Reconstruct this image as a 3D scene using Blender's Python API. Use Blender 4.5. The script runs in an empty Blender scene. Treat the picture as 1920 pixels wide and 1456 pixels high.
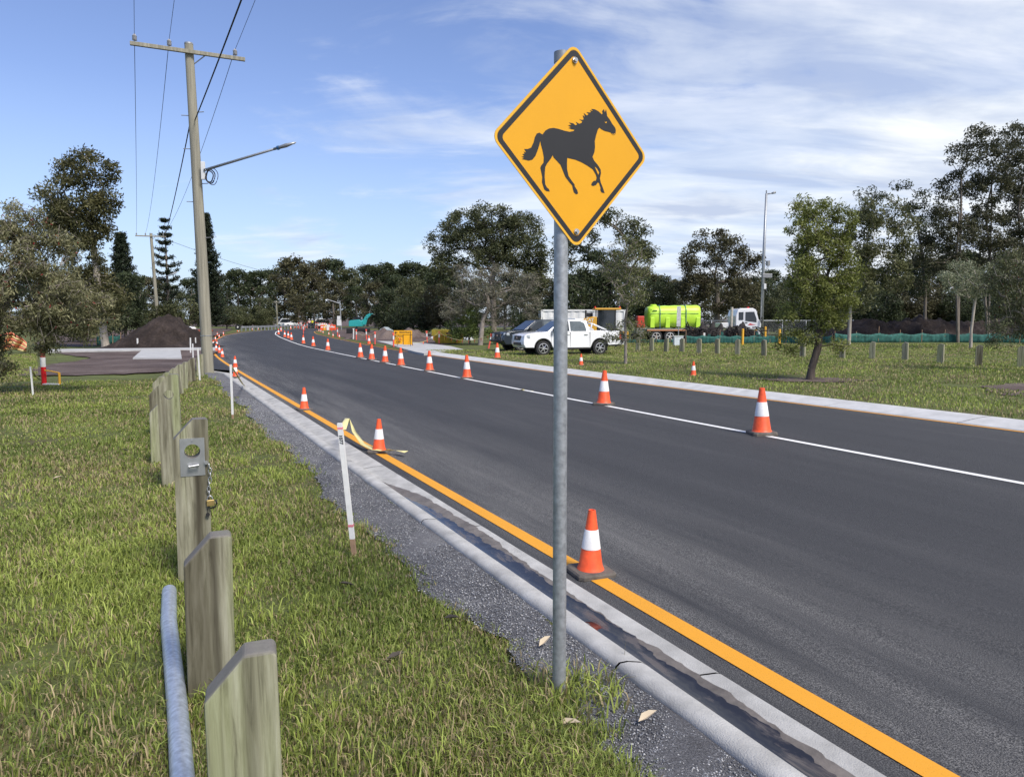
import bpy, bmesh, math, random
import numpy as np
from mathutils import Vector, Matrix
scene = bpy.context.scene
COL = scene.collection
rnd = random.Random(7)
NR = np.random.default_rng(11)

# ---------------------------------------------------------------- camera
CAM_H = 1.7; PITCH = math.radians(5.25); FPX = 1350.0
cam_data = bpy.data.cameras.new('camera')
cam_data.sensor_width = 36; cam_data.lens = FPX/1920*36
cam_data.clip_start = 0.05; cam_data.clip_end = 3000
cam = bpy.data.objects.new('camera', cam_data); COL.objects.link(cam)
cam.location = (0, 0, CAM_H); cam.rotation_euler = (math.pi/2-PITCH, 0, 0)
scene.camera = cam

# ---------------------------------------------------------------- world
SUN_EL = math.radians(50); SUN_AZ = math.radians(140)    # azimuth clockwise from +Y: behind the camera, to the right
w = bpy.data.worlds.new('World'); scene.world = w; w.use_nodes = True
nt = w.node_tree; nt.nodes.clear()
def N(tree, typ, **kw):
    n = tree.nodes.new(typ)
    for k, v in kw.items():
        if k.startswith('i_'):
            key = k[2:]; key = int(key) if key.isdigit() else key
            n.inputs[key].default_value = v
        else: setattr(n, k, v)
    return n
def MATH(tree, op, a, b=None, clamp=False):
    n = tree.nodes.new('ShaderNodeMath'); n.operation = op; n.use_clamp = clamp
    for i, s in enumerate((a, b)):
        if s is None: continue
        if isinstance(s, (int, float)): n.inputs[i].default_value = s
        else: tree.links.new(s, n.inputs[i])
    return n.outputs[0]
def RAMP(tree, fac, stops, interp='LINEAR'):
    n = tree.nodes.new('ShaderNodeValToRGB'); n.color_ramp.interpolation = interp
    e = n.color_ramp.elements
    while len(e) < len(stops): e.new(0.5)
    for i, (p, c) in enumerate(stops):
        e[i].position = p; e[i].color = (c, c, c, 1) if isinstance(c, (int, float)) else (*c, 1)
    tree.links.new(fac, n.inputs[0]); return n.outputs[0]
def MIX(tree, fac, a, b, mode='MIX'):
    n = tree.nodes.new('ShaderNodeMix'); n.data_type = 'RGBA'; n.blend_type = mode
    for k, s in ((0, fac), (6, a), (7, b)):
        if isinstance(s, (int, float)): n.inputs[k].default_value = s
        elif isinstance(s, tuple): n.inputs[k].default_value = (*s, 1) if len(s) == 3 else s
        else: tree.links.new(s, n.inputs[k])
    return n.outputs[2]
sky = N(nt, 'ShaderNodeTexSky', sky_type='NISHITA', sun_disc=False, sun_elevation=SUN_EL, sun_rotation=SUN_AZ,
        altitude=10, air_density=1.0, dust_density=0.6, ozone_density=2.0)
tc = N(nt, 'ShaderNodeTexCoord')
sep = N(nt, 'ShaderNodeSeparateXYZ'); nt.links.new(tc.outputs['Generated'], sep.inputs[0])
zz = MATH(nt, 'MAXIMUM', MATH(nt, 'ADD', sep.outputs[2], 0.20), 0.05)
cx = MATH(nt, 'DIVIDE', sep.outputs[0], zz); cy = MATH(nt, 'DIVIDE', sep.outputs[1], zz)
comb = N(nt, 'ShaderNodeCombineXYZ'); nt.links.new(MATH(nt, 'MULTIPLY', cx, 0.75), comb.inputs[0]); nt.links.new(cy, comb.inputs[1])
n1 = N(nt, 'ShaderNodeTexNoise', i_Scale=1.0, i_Detail=9.0, i_Roughness=0.56, i_Distortion=0.55); nt.links.new(comb.outputs[0], n1.inputs['Vector'])
comb2 = N(nt, 'ShaderNodeCombineXYZ', i_2=7.3); nt.links.new(MATH(nt, 'MULTIPLY', cx, 0.55), comb2.inputs[0]); nt.links.new(MATH(nt, 'MULTIPLY', cy, 1.5), comb2.inputs[1])
n2 = N(nt, 'ShaderNodeTexNoise', i_Scale=2.8, i_Detail=7.0, i_Roughness=0.6, i_Distortion=0.9); nt.links.new(comb2.outputs[0], n2.inputs['Vector'])
comb3 = N(nt, 'ShaderNodeCombineXYZ', i_2=3.1); nt.links.new(MATH(nt, 'MULTIPLY', cx, 1.0), comb3.inputs[0]); nt.links.new(MATH(nt, 'MULTIPLY', cy, 2.6), comb3.inputs[1])
n3 = N(nt, 'ShaderNodeTexNoise', i_Scale=2.0, i_Detail=6.0, i_Roughness=0.55, i_Distortion=0.4); nt.links.new(comb3.outputs[0], n3.inputs['Vector'])
# the cloud bank lies to the right (+X); open blue to the left and overhead
bank = MATH(nt, 'MULTIPLY', sep.outputs[0], 0.50)
low = MATH(nt, 'MULTIPLY', MATH(nt, 'SUBTRACT', 0.34, sep.outputs[2]), 0.40)
d1 = MATH(nt, 'ADD', MATH(nt, 'ADD', n1.outputs[0], MATH(nt, 'MULTIPLY', MATH(nt, 'SUBTRACT', n2.outputs[0], 0.5), 0.36)), MATH(nt, 'ADD', bank, low))
mask = RAMP(nt, d1, [(0.45, 0.0), (0.62, 0.60), (0.80, 0.95)], 'EASE')
ccol = RAMP(nt, n3.outputs[0], [(0.36, (3.5, 4.0, 5.1)), (0.50, (4.8, 5.2, 5.85)), (0.66, (6.2, 6.4, 6.65))])
skyc = MIX(nt, 1.0, sky.outputs[0], (0.94, 0.90, 1.06), 'MULTIPLY')
hz = RAMP(nt, sep.outputs[2], [(0.0, 0.7), (0.10, 0.40), (0.28, 0.0)])
skyc = MIX(nt, hz, skyc, (3.0, 4.1, 5.4))
final = MIX(nt, mask, skyc, ccol)
bg = N(nt, 'ShaderNodeBackground', i_Strength=0.1); nt.links.new(final, bg.inputs[0])
wo = N(nt, 'ShaderNodeOutputWorld'); nt.links.new(bg.outputs[0], wo.inputs[0])

# ---------------------------------------------------------------- sun (veiled by thin cloud)
sd = bpy.data.lights.new('sun', 'SUN'); sd.energy = 2.7; sd.angle = math.radians(18); sd.color = (1.0, 0.93, 0.84)
so = bpy.data.objects.new('sun', sd); COL.objects.link(so)
sdir = Vector((math.sin(SUN_AZ)*math.cos(SUN_EL), math.cos(SUN_AZ)*math.cos(SUN_EL), math.sin(SUN_EL)))
so.rotation_euler = (-sdir).to_track_quat('-Z', 'Y').to_euler(); so.location = sdir*200
scene.view_settings.view_transform = 'Standard'; scene.view_settings.look = 'None'
scene.view_settings.exposure = 0.75; scene.view_settings.gamma = 1.0
scene.view_settings.use_curve_mapping = False

# ---------------------------------------------------------------- helpers
def rise(y):                                  # the ground climbs gently in the distance
    return 0.006*max(0.0, y-55.0)
def ground(px, py, z=0.0):                    # photo pixel -> point on the ground
    vx = (px-960)/FPX; dz = -(py-728)/FPX
    vy = math.cos(PITCH)+dz*math.sin(PITCH); vz = -math.sin(PITCH)+dz*math.cos(PITCH)
    zz = z
    for i in range(50):
        t = (zz-CAM_H)/vz; zz = zz*.5+.5*(z+rise(t*vy))
    return Vector((t*vx, t*vy, zz))
def depth(px, py, Y):                         # photo pixel -> point in the vertical plane y = Y
    vx = (px-960)/FPX; dz = -(py-728)/FPX
    vy = math.cos(PITCH)+dz*math.sin(PITCH); vz = -math.sin(PITCH)+dz*math.cos(PITCH)
    return Vector((vx/vy*Y, Y, CAM_H+vz/vy*Y))
def tag(o, label=None, cat=None, group=None, kind=None):
    if label: o['label'] = label
    if cat: o['category'] = cat
    if group: o['group'] = group
    if kind: o['kind'] = kind
    return o
def empty(name, loc, rz=0, label=None, cat=None, group=None):
    o = bpy.data.objects.new(name, None); COL.objects.link(o); o.empty_display_size = .1
    o.location = loc; o.rotation_euler = (0, 0, rz); tag(o, label, cat, group); return o
def children(o): return [c for c in COL.objects if c.parent == o]
KIDS = {}
def reg(o, parent):
    o.parent = parent; KIDS.setdefault(parent.name, []).append(o)
def dup(root, parent=None):
    c = root.copy(); COL.objects.link(c)
    for k in list(c.keys()):
        if k in ('label', 'group'): pass
    if parent is not None: reg(c, parent)
    for ch in KIDS.get(root.name, []): dup(ch, c)
    return c
class MB:
    def __init__(s): s.v = []; s.f = []
    def add(s, vs, fs):
        o = len(s.v); s.v += [tuple(p) for p in vs]; s.f += [tuple(i+o for i in q) for q in fs]; return s
    def box(s, c, size, rz=0, top=1.0):
        x, y, z = [q/2 for q in size]; cs, sn = math.cos(rz), math.sin(rz); vs = []
        for dz, k in ((-z, 1.0), (z, top)):
            for dx, dy in ((-x, -y), (x, -y), (x, y), (-x, y)):
                dx *= k; dy *= k
                vs.append((c[0]+dx*cs-dy*sn, c[1]+dx*sn+dy*cs, c[2]+dz))
        return s.add(vs, [(0, 3, 2, 1), (4, 5, 6, 7), (0, 1, 5, 4), (1, 2, 6, 5), (2, 3, 7, 6), (3, 0, 4, 7)])
    def tube(s, pts, r, n=8, cap=True):
        pts = [Vector(p) for p in pts]; m = len(pts)
        rs = r if isinstance(r, (list, tuple)) else [r]*m
        vs = []; fs = []
        for i, p in enumerate(pts):
            d = (pts[min(i+1, m-1)]-pts[max(i-1, 0)])
            d = d.normalized() if d.length > 1e-9 else Vector((0, 0, 1))
            a = d.cross(Vector((0, 0, 1)) if abs(d.z) < .95 else Vector((1, 0, 0))).normalized(); b = d.cross(a)
            for k in range(n):
                t = 2*math.pi*k/n; vs.append(p+(a*math.cos(t)+b*math.sin(t))*rs[i])
        for i in range(m-1):
            for k in range(n):
                k2 = (k+1) % n; fs.append((i*n+k, (i+1)*n+k, (i+1)*n+k2, i*n+k2))
        if cap: fs.append(tuple(range(n))); fs.append(tuple((m-1)*n+k for k in reversed(range(n))))
        return s.add(vs, fs)
    def lathe(s, prof, n=24, axis='z', c=(0, 0, 0), cap=True):
        vs = []; fs = []; m = len(prof)
        for r, z in prof:
            for k in range(n):
                t = 2*math.pi*k/n; a, b = r*math.cos(t), r*math.sin(t)
                p = (a, b, z) if axis == 'z' else ((z, a, b) if axis == 'x' else (b, z, a))
                vs.append((c[0]+p[0], c[1]+p[1], c[2]+p[2]))
        for i in range(m-1):
            for k in range(n):
                k2 = (k+1) % n; fs.append((i*n+k, i*n+k2, (i+1)*n+k2, (i+1)*n+k))
        if cap: fs.append(tuple(reversed(range(n)))); fs.append(tuple((m-1)*n+k for k in range(n)))
        return s.add(vs, fs)
    def prism(s, poly, y0, y1, k=1.0):          # polygon in (x,z) extruded along y
        n = len(poly)
        vs = [(x, y0, z) for x, z in poly]+[(x, y1, z) for x, z in poly]
        fs = [tuple(range(n)), tuple(reversed(range(n, 2*n)))]
        fs += [(i, i+n, (i+1) % n+n, (i+1) % n) for i in range(n)]
        return s.add(vs, fs)
    def ball(s, c, r, sx=1, sy=1, sz=1, n=10, m=6):
        pr = [(math.sin(math.pi*i/m)*1.0, -math.cos(math.pi*i/m)) for i in range(m+1)]
        pr[0] = (1e-4, -1); pr[-1] = (1e-4, 1); k = len(s.v); s.lathe(pr, n)
        for i in range(k, len(s.v)):
            x, y, z = s.v[i]; s.v[i] = (c[0]+x*r*sx, c[1]+y*r*sy, c[2]+z*r*sz)
        return s
    def build(s, name, mat, parent=None, smooth=False, bevel=0, fix=True):
        me = bpy.data.meshes.new(name); me.from_pydata(s.v, [], s.f)
        if fix:
            bm = bmesh.new(); bm.from_mesh(me); bmesh.ops.recalc_face_normals(bm, faces=bm.faces); bm.to_mesh(me); bm.free()
        me.materials.append(mat)
        if smooth is True: me.polygons.foreach_set('use_smooth', [True]*len(me.polygons))
        elif smooth:
            me.polygons.foreach_set('use_smooth', [True]*len(me.polygons)); me.set_sharp_from_angle(angle=math.radians(smooth))
        o = bpy.data.objects.new(name, me); COL.objects.link(o)
        if parent is not None: reg(o, parent)
        if bevel:
            b = o.modifiers.new('bevel', 'BEVEL'); b.width = bevel; b.segments = 2; b.limit_method = 'ANGLE'; b.angle_limit = math.radians(40)
        return o
def npmesh(name, V, F, mat, parent=None, col=None, nper=None):
    """fast mesh from numpy: V (n,3), F (m,k)"""
    me = bpy.data.meshes.new(name); F = np.asarray(F, dtype=np.int32); k = F.shape[1]
    me.vertices.add(len(V)); me.vertices.foreach_set('co', np.asarray(V, dtype=np.float32).ravel())
    me.loops.add(F.size); me.loops.foreach_set('vertex_index', F.ravel())
    me.polygons.add(len(F)); me.polygons.foreach_set('loop_start', np.arange(0, F.size, k, dtype=np.int32))
    if col is not None:
        a = me.color_attributes.new('Col', 'FLOAT_COLOR', 'POINT')
        a.data.foreach_set('color', np.concatenate([np.asarray(col, dtype=np.float32), np.ones((len(V), 1), np.float32)], 1).ravel())
    me.update(calc_edges=True); me.validate()
    me.materials.append(mat)
    o = bpy.data.objects.new(name, me); COL.objects.link(o)
    if parent is not None: reg(o, parent)
    return o

# ---------------------------------------------------------------- materials
def newmat(name):
    m = bpy.data.materials.new(name); m.use_nodes = True; t = m.node_tree
    return m, t, t.nodes['Principled BSDF']
def M(name, col, rough=.6, metal=0, var=.15, scale=6, bump=0, bscale=60, col2=None, spec=.5, stretch=None, coat=0):
    m, t, p = newmat(name)
    c = N(t, 'ShaderNodeTexCoord'); src = c.outputs['Object']
    if stretch:
        mp = N(t, 'ShaderNodeMapping'); mp.inputs['Scale'].default_value = stretch; t.links.new(src, mp.inputs[0]); src = mp.outputs[0]
    n = N(t, 'ShaderNodeTexNoise', i_Scale=scale, i_Detail=6.0, i_Roughness=.6); t.links.new(src, n.inputs['Vector'])
    a = tuple(x*(1-var) for x in col); b = col2 if col2 else tuple(min(1, x*(1+var)) for x in col)
    t.links.new(RAMP(t, n.outputs[0], [(.3, a), (.7, b)]), p.inputs['Base Color'])
    p.inputs['Roughness'].default_value = rough; p.inputs['Metallic'].default_value = metal
    p.inputs['Specular IOR Level'].default_value = spec; p.inputs['Coat Weight'].default_value = coat
    if bump:
        n2 = N(t, 'ShaderNodeTexNoise', i_Scale=bscale, i_Detail=4.0); t.links.new(src, n2.inputs['Vector'])
        b = N(t, 'ShaderNodeBump', i_Strength=bump, i_Distance=.01); t.links.new(n2.outputs[0], b.inputs['Height']); t.links.new(b.outputs[0], p.inputs['Normal'])
    return m
def leafmat(name, trans=.3):
    m, t, p = newmat(name); t.nodes.remove(p)
    a = N(t, 'ShaderNodeAttribute', attribute_name='Col')
    d = N(t, 'ShaderNodeBsdfPrincipled', i_Roughness=.55); d.inputs['Specular IOR Level'].default_value = .3
    tr = N(t, 'ShaderNodeBsdfTranslucent'); mx = N(t, 'ShaderNodeMixShader', i_0=trans)
    t.links.new(a.outputs['Color'], d.inputs['Base Color']); t.links.new(a.outputs['Color'], tr.inputs[0])
    t.links.new(d.outputs[0], mx.inputs[1]); t.links.new(tr.outputs[0], mx.inputs[2])
    t.links.new(mx.outputs[0], t.nodes['Material Output'].inputs[0]); return m
LEAF = leafmat('leaf'); BLADE = leafmat('blade', .25)
def ground_mat(name, stops, scale, fine, fstops, bump=.4, rough=.95, bscale=None):
    m, t, p = newmat(name); c = N(t, 'ShaderNodeTexCoord')
    n = N(t, 'ShaderNodeTexNoise', i_Scale=scale, i_Detail=8.0, i_Roughness=.62); t.links.new(c.outputs['Object'], n.inputs['Vector'])
    n2 = N(t, 'ShaderNodeTexNoise', i_Scale=fine, i_Detail=5.0, i_Roughness=.7); t.links.new(c.outputs['Object'], n2.inputs['Vector'])
    col = MIX(t, 1.0, RAMP(t, n.outputs[0], stops), RAMP(t, n2.outputs[0], fstops), 'MULTIPLY')
    t.links.new(col, p.inputs['Base Color']); p.inputs['Roughness'].default_value = rough; p.inputs['Specular IOR Level'].default_value = .25
    b = N(t, 'ShaderNodeBump', i_Strength=bump, i_Distance=.03); t.links.new(n2.outputs[0], b.inputs['Height']); t.links.new(b.outputs[0], p.inputs['Normal'])
    return m
LAWN = ground_mat('lawn', [(.30, (.105, .085, .045)), (.46, (.095, .110, .035)), (.62, (.13, .155, .045)), (.75, (.17, .165, .07))], .55, 14, [(.3, .55), (.7, 1.25)])
SOIL = ground_mat('soil', [(.3, (.065, .046, .040)), (.5, (.115, .085, .075)), (.7, (.18, .145, .13))], .5, 9, [(.3, .65), (.7, 1.2)], .7)
MULCH = ground_mat('mulch', [(.3, (.018, .013, .011)), (.5, (.032, .024, .021)), (.7, (.055, .042, .037))], 1.1, 7, [(.3, .5), (.7, 1.4)], 1.0)
ROADBASE = ground_mat('roadbase', [(.3, (.13, .13, .14)), (.55, (.19, .19, .2)), (.75, (.30, .30, .30))], 2.2, 110, [(.3, .35), (.5, .9), (.7, 1.7)], .9)
def asphalt_mat():
    m, t, p = newmat('asphalt'); c = N(t, 'ShaderNodeTexCoord')
    nf = N(t, 'ShaderNodeTexNoise', i_Scale=170.0, i_Detail=3.0, i_Roughness=.8); t.links.new(c.outputs['Object'], nf.inputs['Vector'])
    mp = N(t, 'ShaderNodeMapping', vector_type='TEXTURE'); mp.inputs['Rotation'].default_value = (0, 0, math.radians(25.5)); mp.inputs['Scale'].default_value = (.55, 7.0, 1)
    t.links.new(c.outputs['Object'], mp.inputs[0])
    nl = N(t, 'ShaderNodeTexNoise', i_Scale=.9, i_Detail=7.0, i_Roughness=.6); t.links.new(mp.outputs[0], nl.inputs['Vector'])
    vo = N(t, 'ShaderNodeTexVoronoi', i_Scale=75.0); t.links.new(c.outputs['Object'], vo.inputs['Vector'])
    base = RAMP(t, nl.outputs[0], [(.30, (.034, .035, .038)), (.55, (.043, .044, .047)), (.75, (.060, .060, .062))])
    grain = RAMP(t, nf.outputs[0], [(.36, .45), (.52, 1.0), (.66, 2.1)])
    col = MIX(t, 1.0, base, grain, 'MULTIPLY')
    nd = N(t, 'ShaderNodeTexNoise', i_Scale=.55, i_Detail=9.0, i_Roughness=.72); t.links.new(mp.outputs[0], nd.inputs['Vector'])
    at = N(t, 'ShaderNodeAttribute', attribute_name='dust')
    dm = MATH(t, 'MULTIPLY', RAMP(t, nd.outputs[0], [(.38, 0.0), (.62, 1.0)]), at.outputs['Fac'])
    dm = MATH(t, 'MULTIPLY', dm, RAMP(t, nf.outputs[0], [(.46, 0.0), (.60, 1.0)]))
    col = MIX(t, dm, col, (.34, .33, .31))
    t.links.new(col, p.inputs['Base Color']); p.inputs['Roughness'].default_value = .82; p.inputs['Specular IOR Level'].default_value = .35
    b = N(t, 'ShaderNodeBump', i_Strength=.55, i_Distance=.006); t.links.new(MATH(t, 'ADD', nf.outputs[0], vo.outputs[0]), b.inputs['Height']); t.links.new(b.outputs[0], p.inputs['Normal'])
    return m
ASPH = asphalt_mat()
CONC = M('concrete', (.41, .405, .385), .9, var=.24, scale=5, bump=.5, bscale=140)
CONC2 = M('new concrete', (.50, .50, .49), .9, var=.14, scale=3, bump=.2, bscale=90)
def line_mat(name, col):
    m, t, p = newmat(name); c = N(t, 'ShaderNodeTexCoord')
    n = N(t, 'ShaderNodeTexNoise', i_Scale=150.0, i_Detail=3.0, i_Roughness=.8); t.links.new(c.outputs['Object'], n.inputs['Vector'])
    n2 = N(t, 'ShaderNodeTexNoise', i_Scale=1.7, i_Detail=6.0); t.links.new(c.outputs['Object'], n2.inputs['Vector'])
    f = RAMP(t, MATH(t, 'ADD', n.outputs[0], MATH(t, 'MULTIPLY', n2.outputs[0], .25)), [(.44, 0.0), (.56, 1.0)])
    t.links.new(MIX(t, f, tuple(x*.5 for x in col), col), p.inputs['Base Color']); p.inputs['Roughness'].default_value = .7
    b = N(t, 'ShaderNodeBump', i_Strength=.4, i_Distance=.004); t.links.new(n.outputs[0], b.inputs['Height']); t.links.new(b.outputs[0], p.inputs['Normal'])
    return m
YLINE = line_mat('yellow paint', (.72, .32, .018)); WLINE = line_mat('white paint', (.78, .78, .76))
def water_mat():
    m, t, p = newmat('gutter water'); c = N(t, 'ShaderNodeTexCoord'); mp = N(t, 'ShaderNodeMapping', vector_type='TEXTURE'); mp.inputs['Rotation'].default_value = (0, 0, math.radians(25.5)); mp.inputs['Scale'].default_value = (.40, 1.5, 1)
    t.links.new(c.outputs['Object'], mp.inputs[0]); n = N(t, 'ShaderNodeTexNoise', i_Scale=4.5, i_Detail=7.0, i_Roughness=.62, i_Distortion=.5); t.links.new(mp.outputs[0], n.inputs['Vector'])
    f = RAMP(t, n.outputs[0], [(.50, 0.0), (.62, 1.0)])
    t.links.new(MIX(t, f, (.022, .021, .022), (.10, .085, .073)), p.inputs['Base Color']); t.links.new(RAMP(t, f, [(0, .03), (1, .38)]), p.inputs['Roughness']); p.inputs['Specular IOR Level'].default_value = .75
    return m
WATER = water_mat()
SILT = M('wet silt', (.15, .132, .115), .6, var=.35, scale=9, bump=.3, bscale=50)
def wood_mat():
    m, t, p = newmat('weathered timber'); c = N(t, 'ShaderNodeTexCoord')
    oi = N(t, 'ShaderNodeObjectInfo'); mp = N(t, 'ShaderNodeMapping'); mp.inputs['Scale'].default_value = (1, 1, .07)
    off = N(t, 'ShaderNodeCombineXYZ'); t.links.new(MATH(t, 'MULTIPLY', oi.outputs['Random'], 20), off.inputs[0]); t.links.new(off.outputs[0], mp.inputs['Location'])
    t.links.new(c.outputs['Object'], mp.inputs[0])
    n = N(t, 'ShaderNodeTexNoise', i_Scale=38.0, i_Detail=8.0, i_Roughness=.65, i_Distortion=.6); t.links.new(mp.outputs[0], n.inputs['Vector'])
    n2 = N(t, 'ShaderNodeTexNoise', i_Scale=7.0, i_Detail=4.0); t.links.new(mp.outputs[0], n2.inputs['Vector'])
    a = RAMP(t, n.outputs[0], [(.28, (.10, .095, .065)), (.46, (.26, .25, .175)), (.72, (.40, .39, .30))])
    b = RAMP(t, n2.outputs[0], [(.34, (.42, .40, .38)), (.50, (1, 1, 1)), (.70, (.88, .98, .72))])
    col = MIX(t, 1.0, a, b, 'MULTIPLY')
    sx = N(t, 'ShaderNodeSeparateXYZ'); t.links.new(c.outputs['Object'], sx.inputs[0])
    st = MATH(t, 'ABSOLUTE', MATH(t, 'SUBTRACT', MATH(t, 'ADD', sx.outputs[0], MATH(t, 'MULTIPLY', n2.outputs[0], .05)), .048))
    col = MIX(t, MATH(t, 'MULTIPLY', RAMP(t, st, [(.004, .75), (.028, 0.0)]), RAMP(t, n2.outputs[0], [(.35, 1.0), (.7, .35)])), col, (.045, .038, .026))
    geo = N(t, 'ShaderNodeNewGeometry'); s = N(t, 'ShaderNodeSeparateXYZ'); t.links.new(geo.outputs['Normal'], s.inputs[0])
    col = MIX(t, RAMP(t, s.outputs[2], [(.2, 0.0), (.5, .85)]), col, (.165, .155, .145))   # end grain is grey and furred
    t.links.new(col, p.inputs['Base Color']); p.inputs['Roughness'].default_value = .85; p.inputs['Specular IOR Level'].default_value = .25
    bm = N(t, 'ShaderNodeBump', i_Strength=.5, i_Distance=.004); t.links.new(n.outputs[0], bm.inputs['Height']); t.links.new(bm.outputs[0], p.inputs['Normal'])
    return m
WOOD = wood_mat()
POLEWOOD = M('pole timber', (.27, .255, .20), .9, var=.3, scale=5, bump=.5, bscale=25, stretch=(3, 3, .12))
GALV = M('galvanised steel', (.36, .38, .40), .48, .55, var=.28, scale=34, bump=.12, bscale=90)
GALVB = M('bluish galvanised pipe', (.42, .47, .54), .42, .5, var=.28, scale=14, bump=.15, bscale=40, stretch=(3, 3, 1))
STEEL = M('bare steel', (.52, .53, .54), .35, .8, var=.12, scale=20)
BRASS = M('brass', (.62, .45, .18), .35, .8, var=.15, scale=30)
BLACK = M('black rubber', (.014, .014, .015), .7, var=.3, scale=10)
TYRE = M('tyre', (.02, .02, .021), .85, var=.3, scale=12)
DKPLASTIC = M('black plastic', (.022, .022, .024), .5, var=.2)
ORANGE = M('fluorescent orange plastic', (.86, .10, .025), .5, var=.22, scale=14)
REDOR = M('faded pink orange plastic', (.78, .12, .085), .5, var=.15, scale=4)
REFW = M('white reflective sleeve', (.72, .72, .71), .4, var=.16, scale=18)
CONEBASE = M('dusty rubber base', (.115, .10, .085), .9, var=.35, scale=16, bump=.3)
WHITEP = M('white paint on timber', (.74, .74, .72), .6, var=.08, scale=18)
RAWWOOD = M('raw stake timber', (.34, .22, .14), .85, var=.2, scale=14)
PINK = M('pink paint', (.72, .22, .26), .7, var=.2)
TAPE = M('faded yellow tape', (.74, .66, .30), .5, var=.12, scale=9)
SIGNY = M('sign yellow sheeting', (.72, .345, .002), .55, var=.03, scale=4, bump=.05, bscale=160)
SIGNYR = M('sign yellow rim', (.76, .42, .03), .4, var=.02)
SIGNB = M('sign black', (.016, .016, .018), .5, var=.1)
CARW = M('white car paint', (.78, .79, .80), .25, var=.01, coat=.6)
CARG = M('dark grey car paint', (.035, .045, .055), .25, .3, var=.05, coat=.6)
GLASS = M('tinted glass', (.015, .02, .026), .06, var=.1, spec=.8)
GLASSG = M('greyer glass', (.10, .12, .13), .08, var=.2, spec=.8)
CHROME = M('chrome', (.7, .7, .72), .15, .9, var=.03)
ALLOY = M('alloy wheel', (.62, .62, .63), .3, .7, var=.08)
LAMPG = M('headlamp', (.55, .60, .63), .12, .3, var=.15)
REDL = M('red lens', (.6, .01, .015), .25, var=.1)
LIME = M('lime polyethylene', (.52, .82, .06), .4, var=.05, scale=2)
BLUE = M('blue strap', (.02, .09, .22), .7, var=.1)
CATY = M('machine yellow', (.62, .33, .03), .45, var=.1)
SKIPY = M('worn yellow skip paint', (.50, .36, .03), .7, var=.35, scale=3.5, col2=(.62, .47, .05))
TEAL = M('teal machine paint', (.03, .36, .36), .45, var=.12)
SILTF = M('green shade cloth', (.02, .105, .088), .8, var=.45, scale=5)
WHITEM = M('container white', (.70, .71, .70), .5, var=.06, scale=2)
BOLY = M('yellow bollard', (.80, .42, .04), .5, var=.1)
BOARD = M('sign orange yellow', (.88, .42, .01), .45, var=.05)
DEBRIS = M('dark debris', (.025, .021, .02), .85, var=.5, scale=5)
GREYM = M('grey metal', (.30, .31, .32), .5, .5, var=.15)
BARK = M('grey brown bark', (.17, .145, .12), .9, var=.35, scale=7, bump=.5, bscale=14, stretch=(2, 2, .4))
BARKP = M('pale gum bark', (.36, .32, .27), .85, var=.3, scale=4, bump=.3, bscale=10, stretch=(2, 2, .4))
TWIG = M('grey twig', (.26, .225, .20), .9, var=.3, scale=5)

# ================================================================ the setting
def curve(tab):
    ys = np.array([p[0] for p in tab], float); xs = np.array([p[1] for p in tab], float)
    yy = np.arange(ys[0], ys[-1]+.5, .5); xx = np.interp(yy, ys, xs)
    k = np.exp(-np.linspace(-2.2, 2.2, 25)**2); k /= k.sum()
    pad = np.concatenate([xx[0]+(xx[1]-xx[0])*np.arange(-12, 0), xx, xx[-1]+(xx[-1]-xx[-2])*np.arange(1, 13)])
    xx = np.convolve(pad, k, 'valid')
    return lambda y: float(np.interp(y, yy, xx))
XL = curve([(-40, 22.6), (0, 2.95), (2.56, 1.69), (5.6, .18), (7.71, -.88), (11.41, -2.71), (14.87, -4.42), (21.3, -7.61), (28.4, -11.1),
            (34, -13.8), (39, -16.1), (50, -20.9), (65, -26.9), (87, -34.6), (106, -39.6), (125, -42.2), (140, -42), (152, -38), (165, -29), (176, -14), (184, 4)])
XW = curve([(-40, 29.2), (0, 9.0), (7.36, 5.32), (10.56, 3.72), (14.49, 1.82), (21.26, -1.38), (27.7, -4.32), (38.4, -9.2), (49, -13.9), (61, -18.7), (75, -24.1),
            (89, -29.2), (106, -34.6), (116, -37), (126, -37.6), (137, -35.5), (147, -30), (158, -19), (166, 0)])
XR = curve([(-40, 33.8), (0, 13.6), (7.36, 9.95), (12.1, 7.75), (16, 5.72), (24.7, 1.5), (29.5, -.55), (41.1, -5.6), (46.1, -7.6), (58.4, -12.2), (70.4, -16.9), (91.4, -24.6),
            (106, -29), (116, -31), (124, -31.2), (132, -29), (140, -23), (147, -12), (152, 4)])
SEC = 1.115                                            # x offset for a perpendicular offset of 1 m (the road runs 26 degrees off Y)
def zroad(x, y):
    l, c, r = XL(y), XW(y), XR(y)
    if x < c: t = (x-l)/max(c-l, .1); return rise(y)-.045+.075*min(1, max(-.1, t))
    t = (x-c)/max(r-c, .1); return rise(y)+.03-.05*min(1.1, t)

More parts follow.
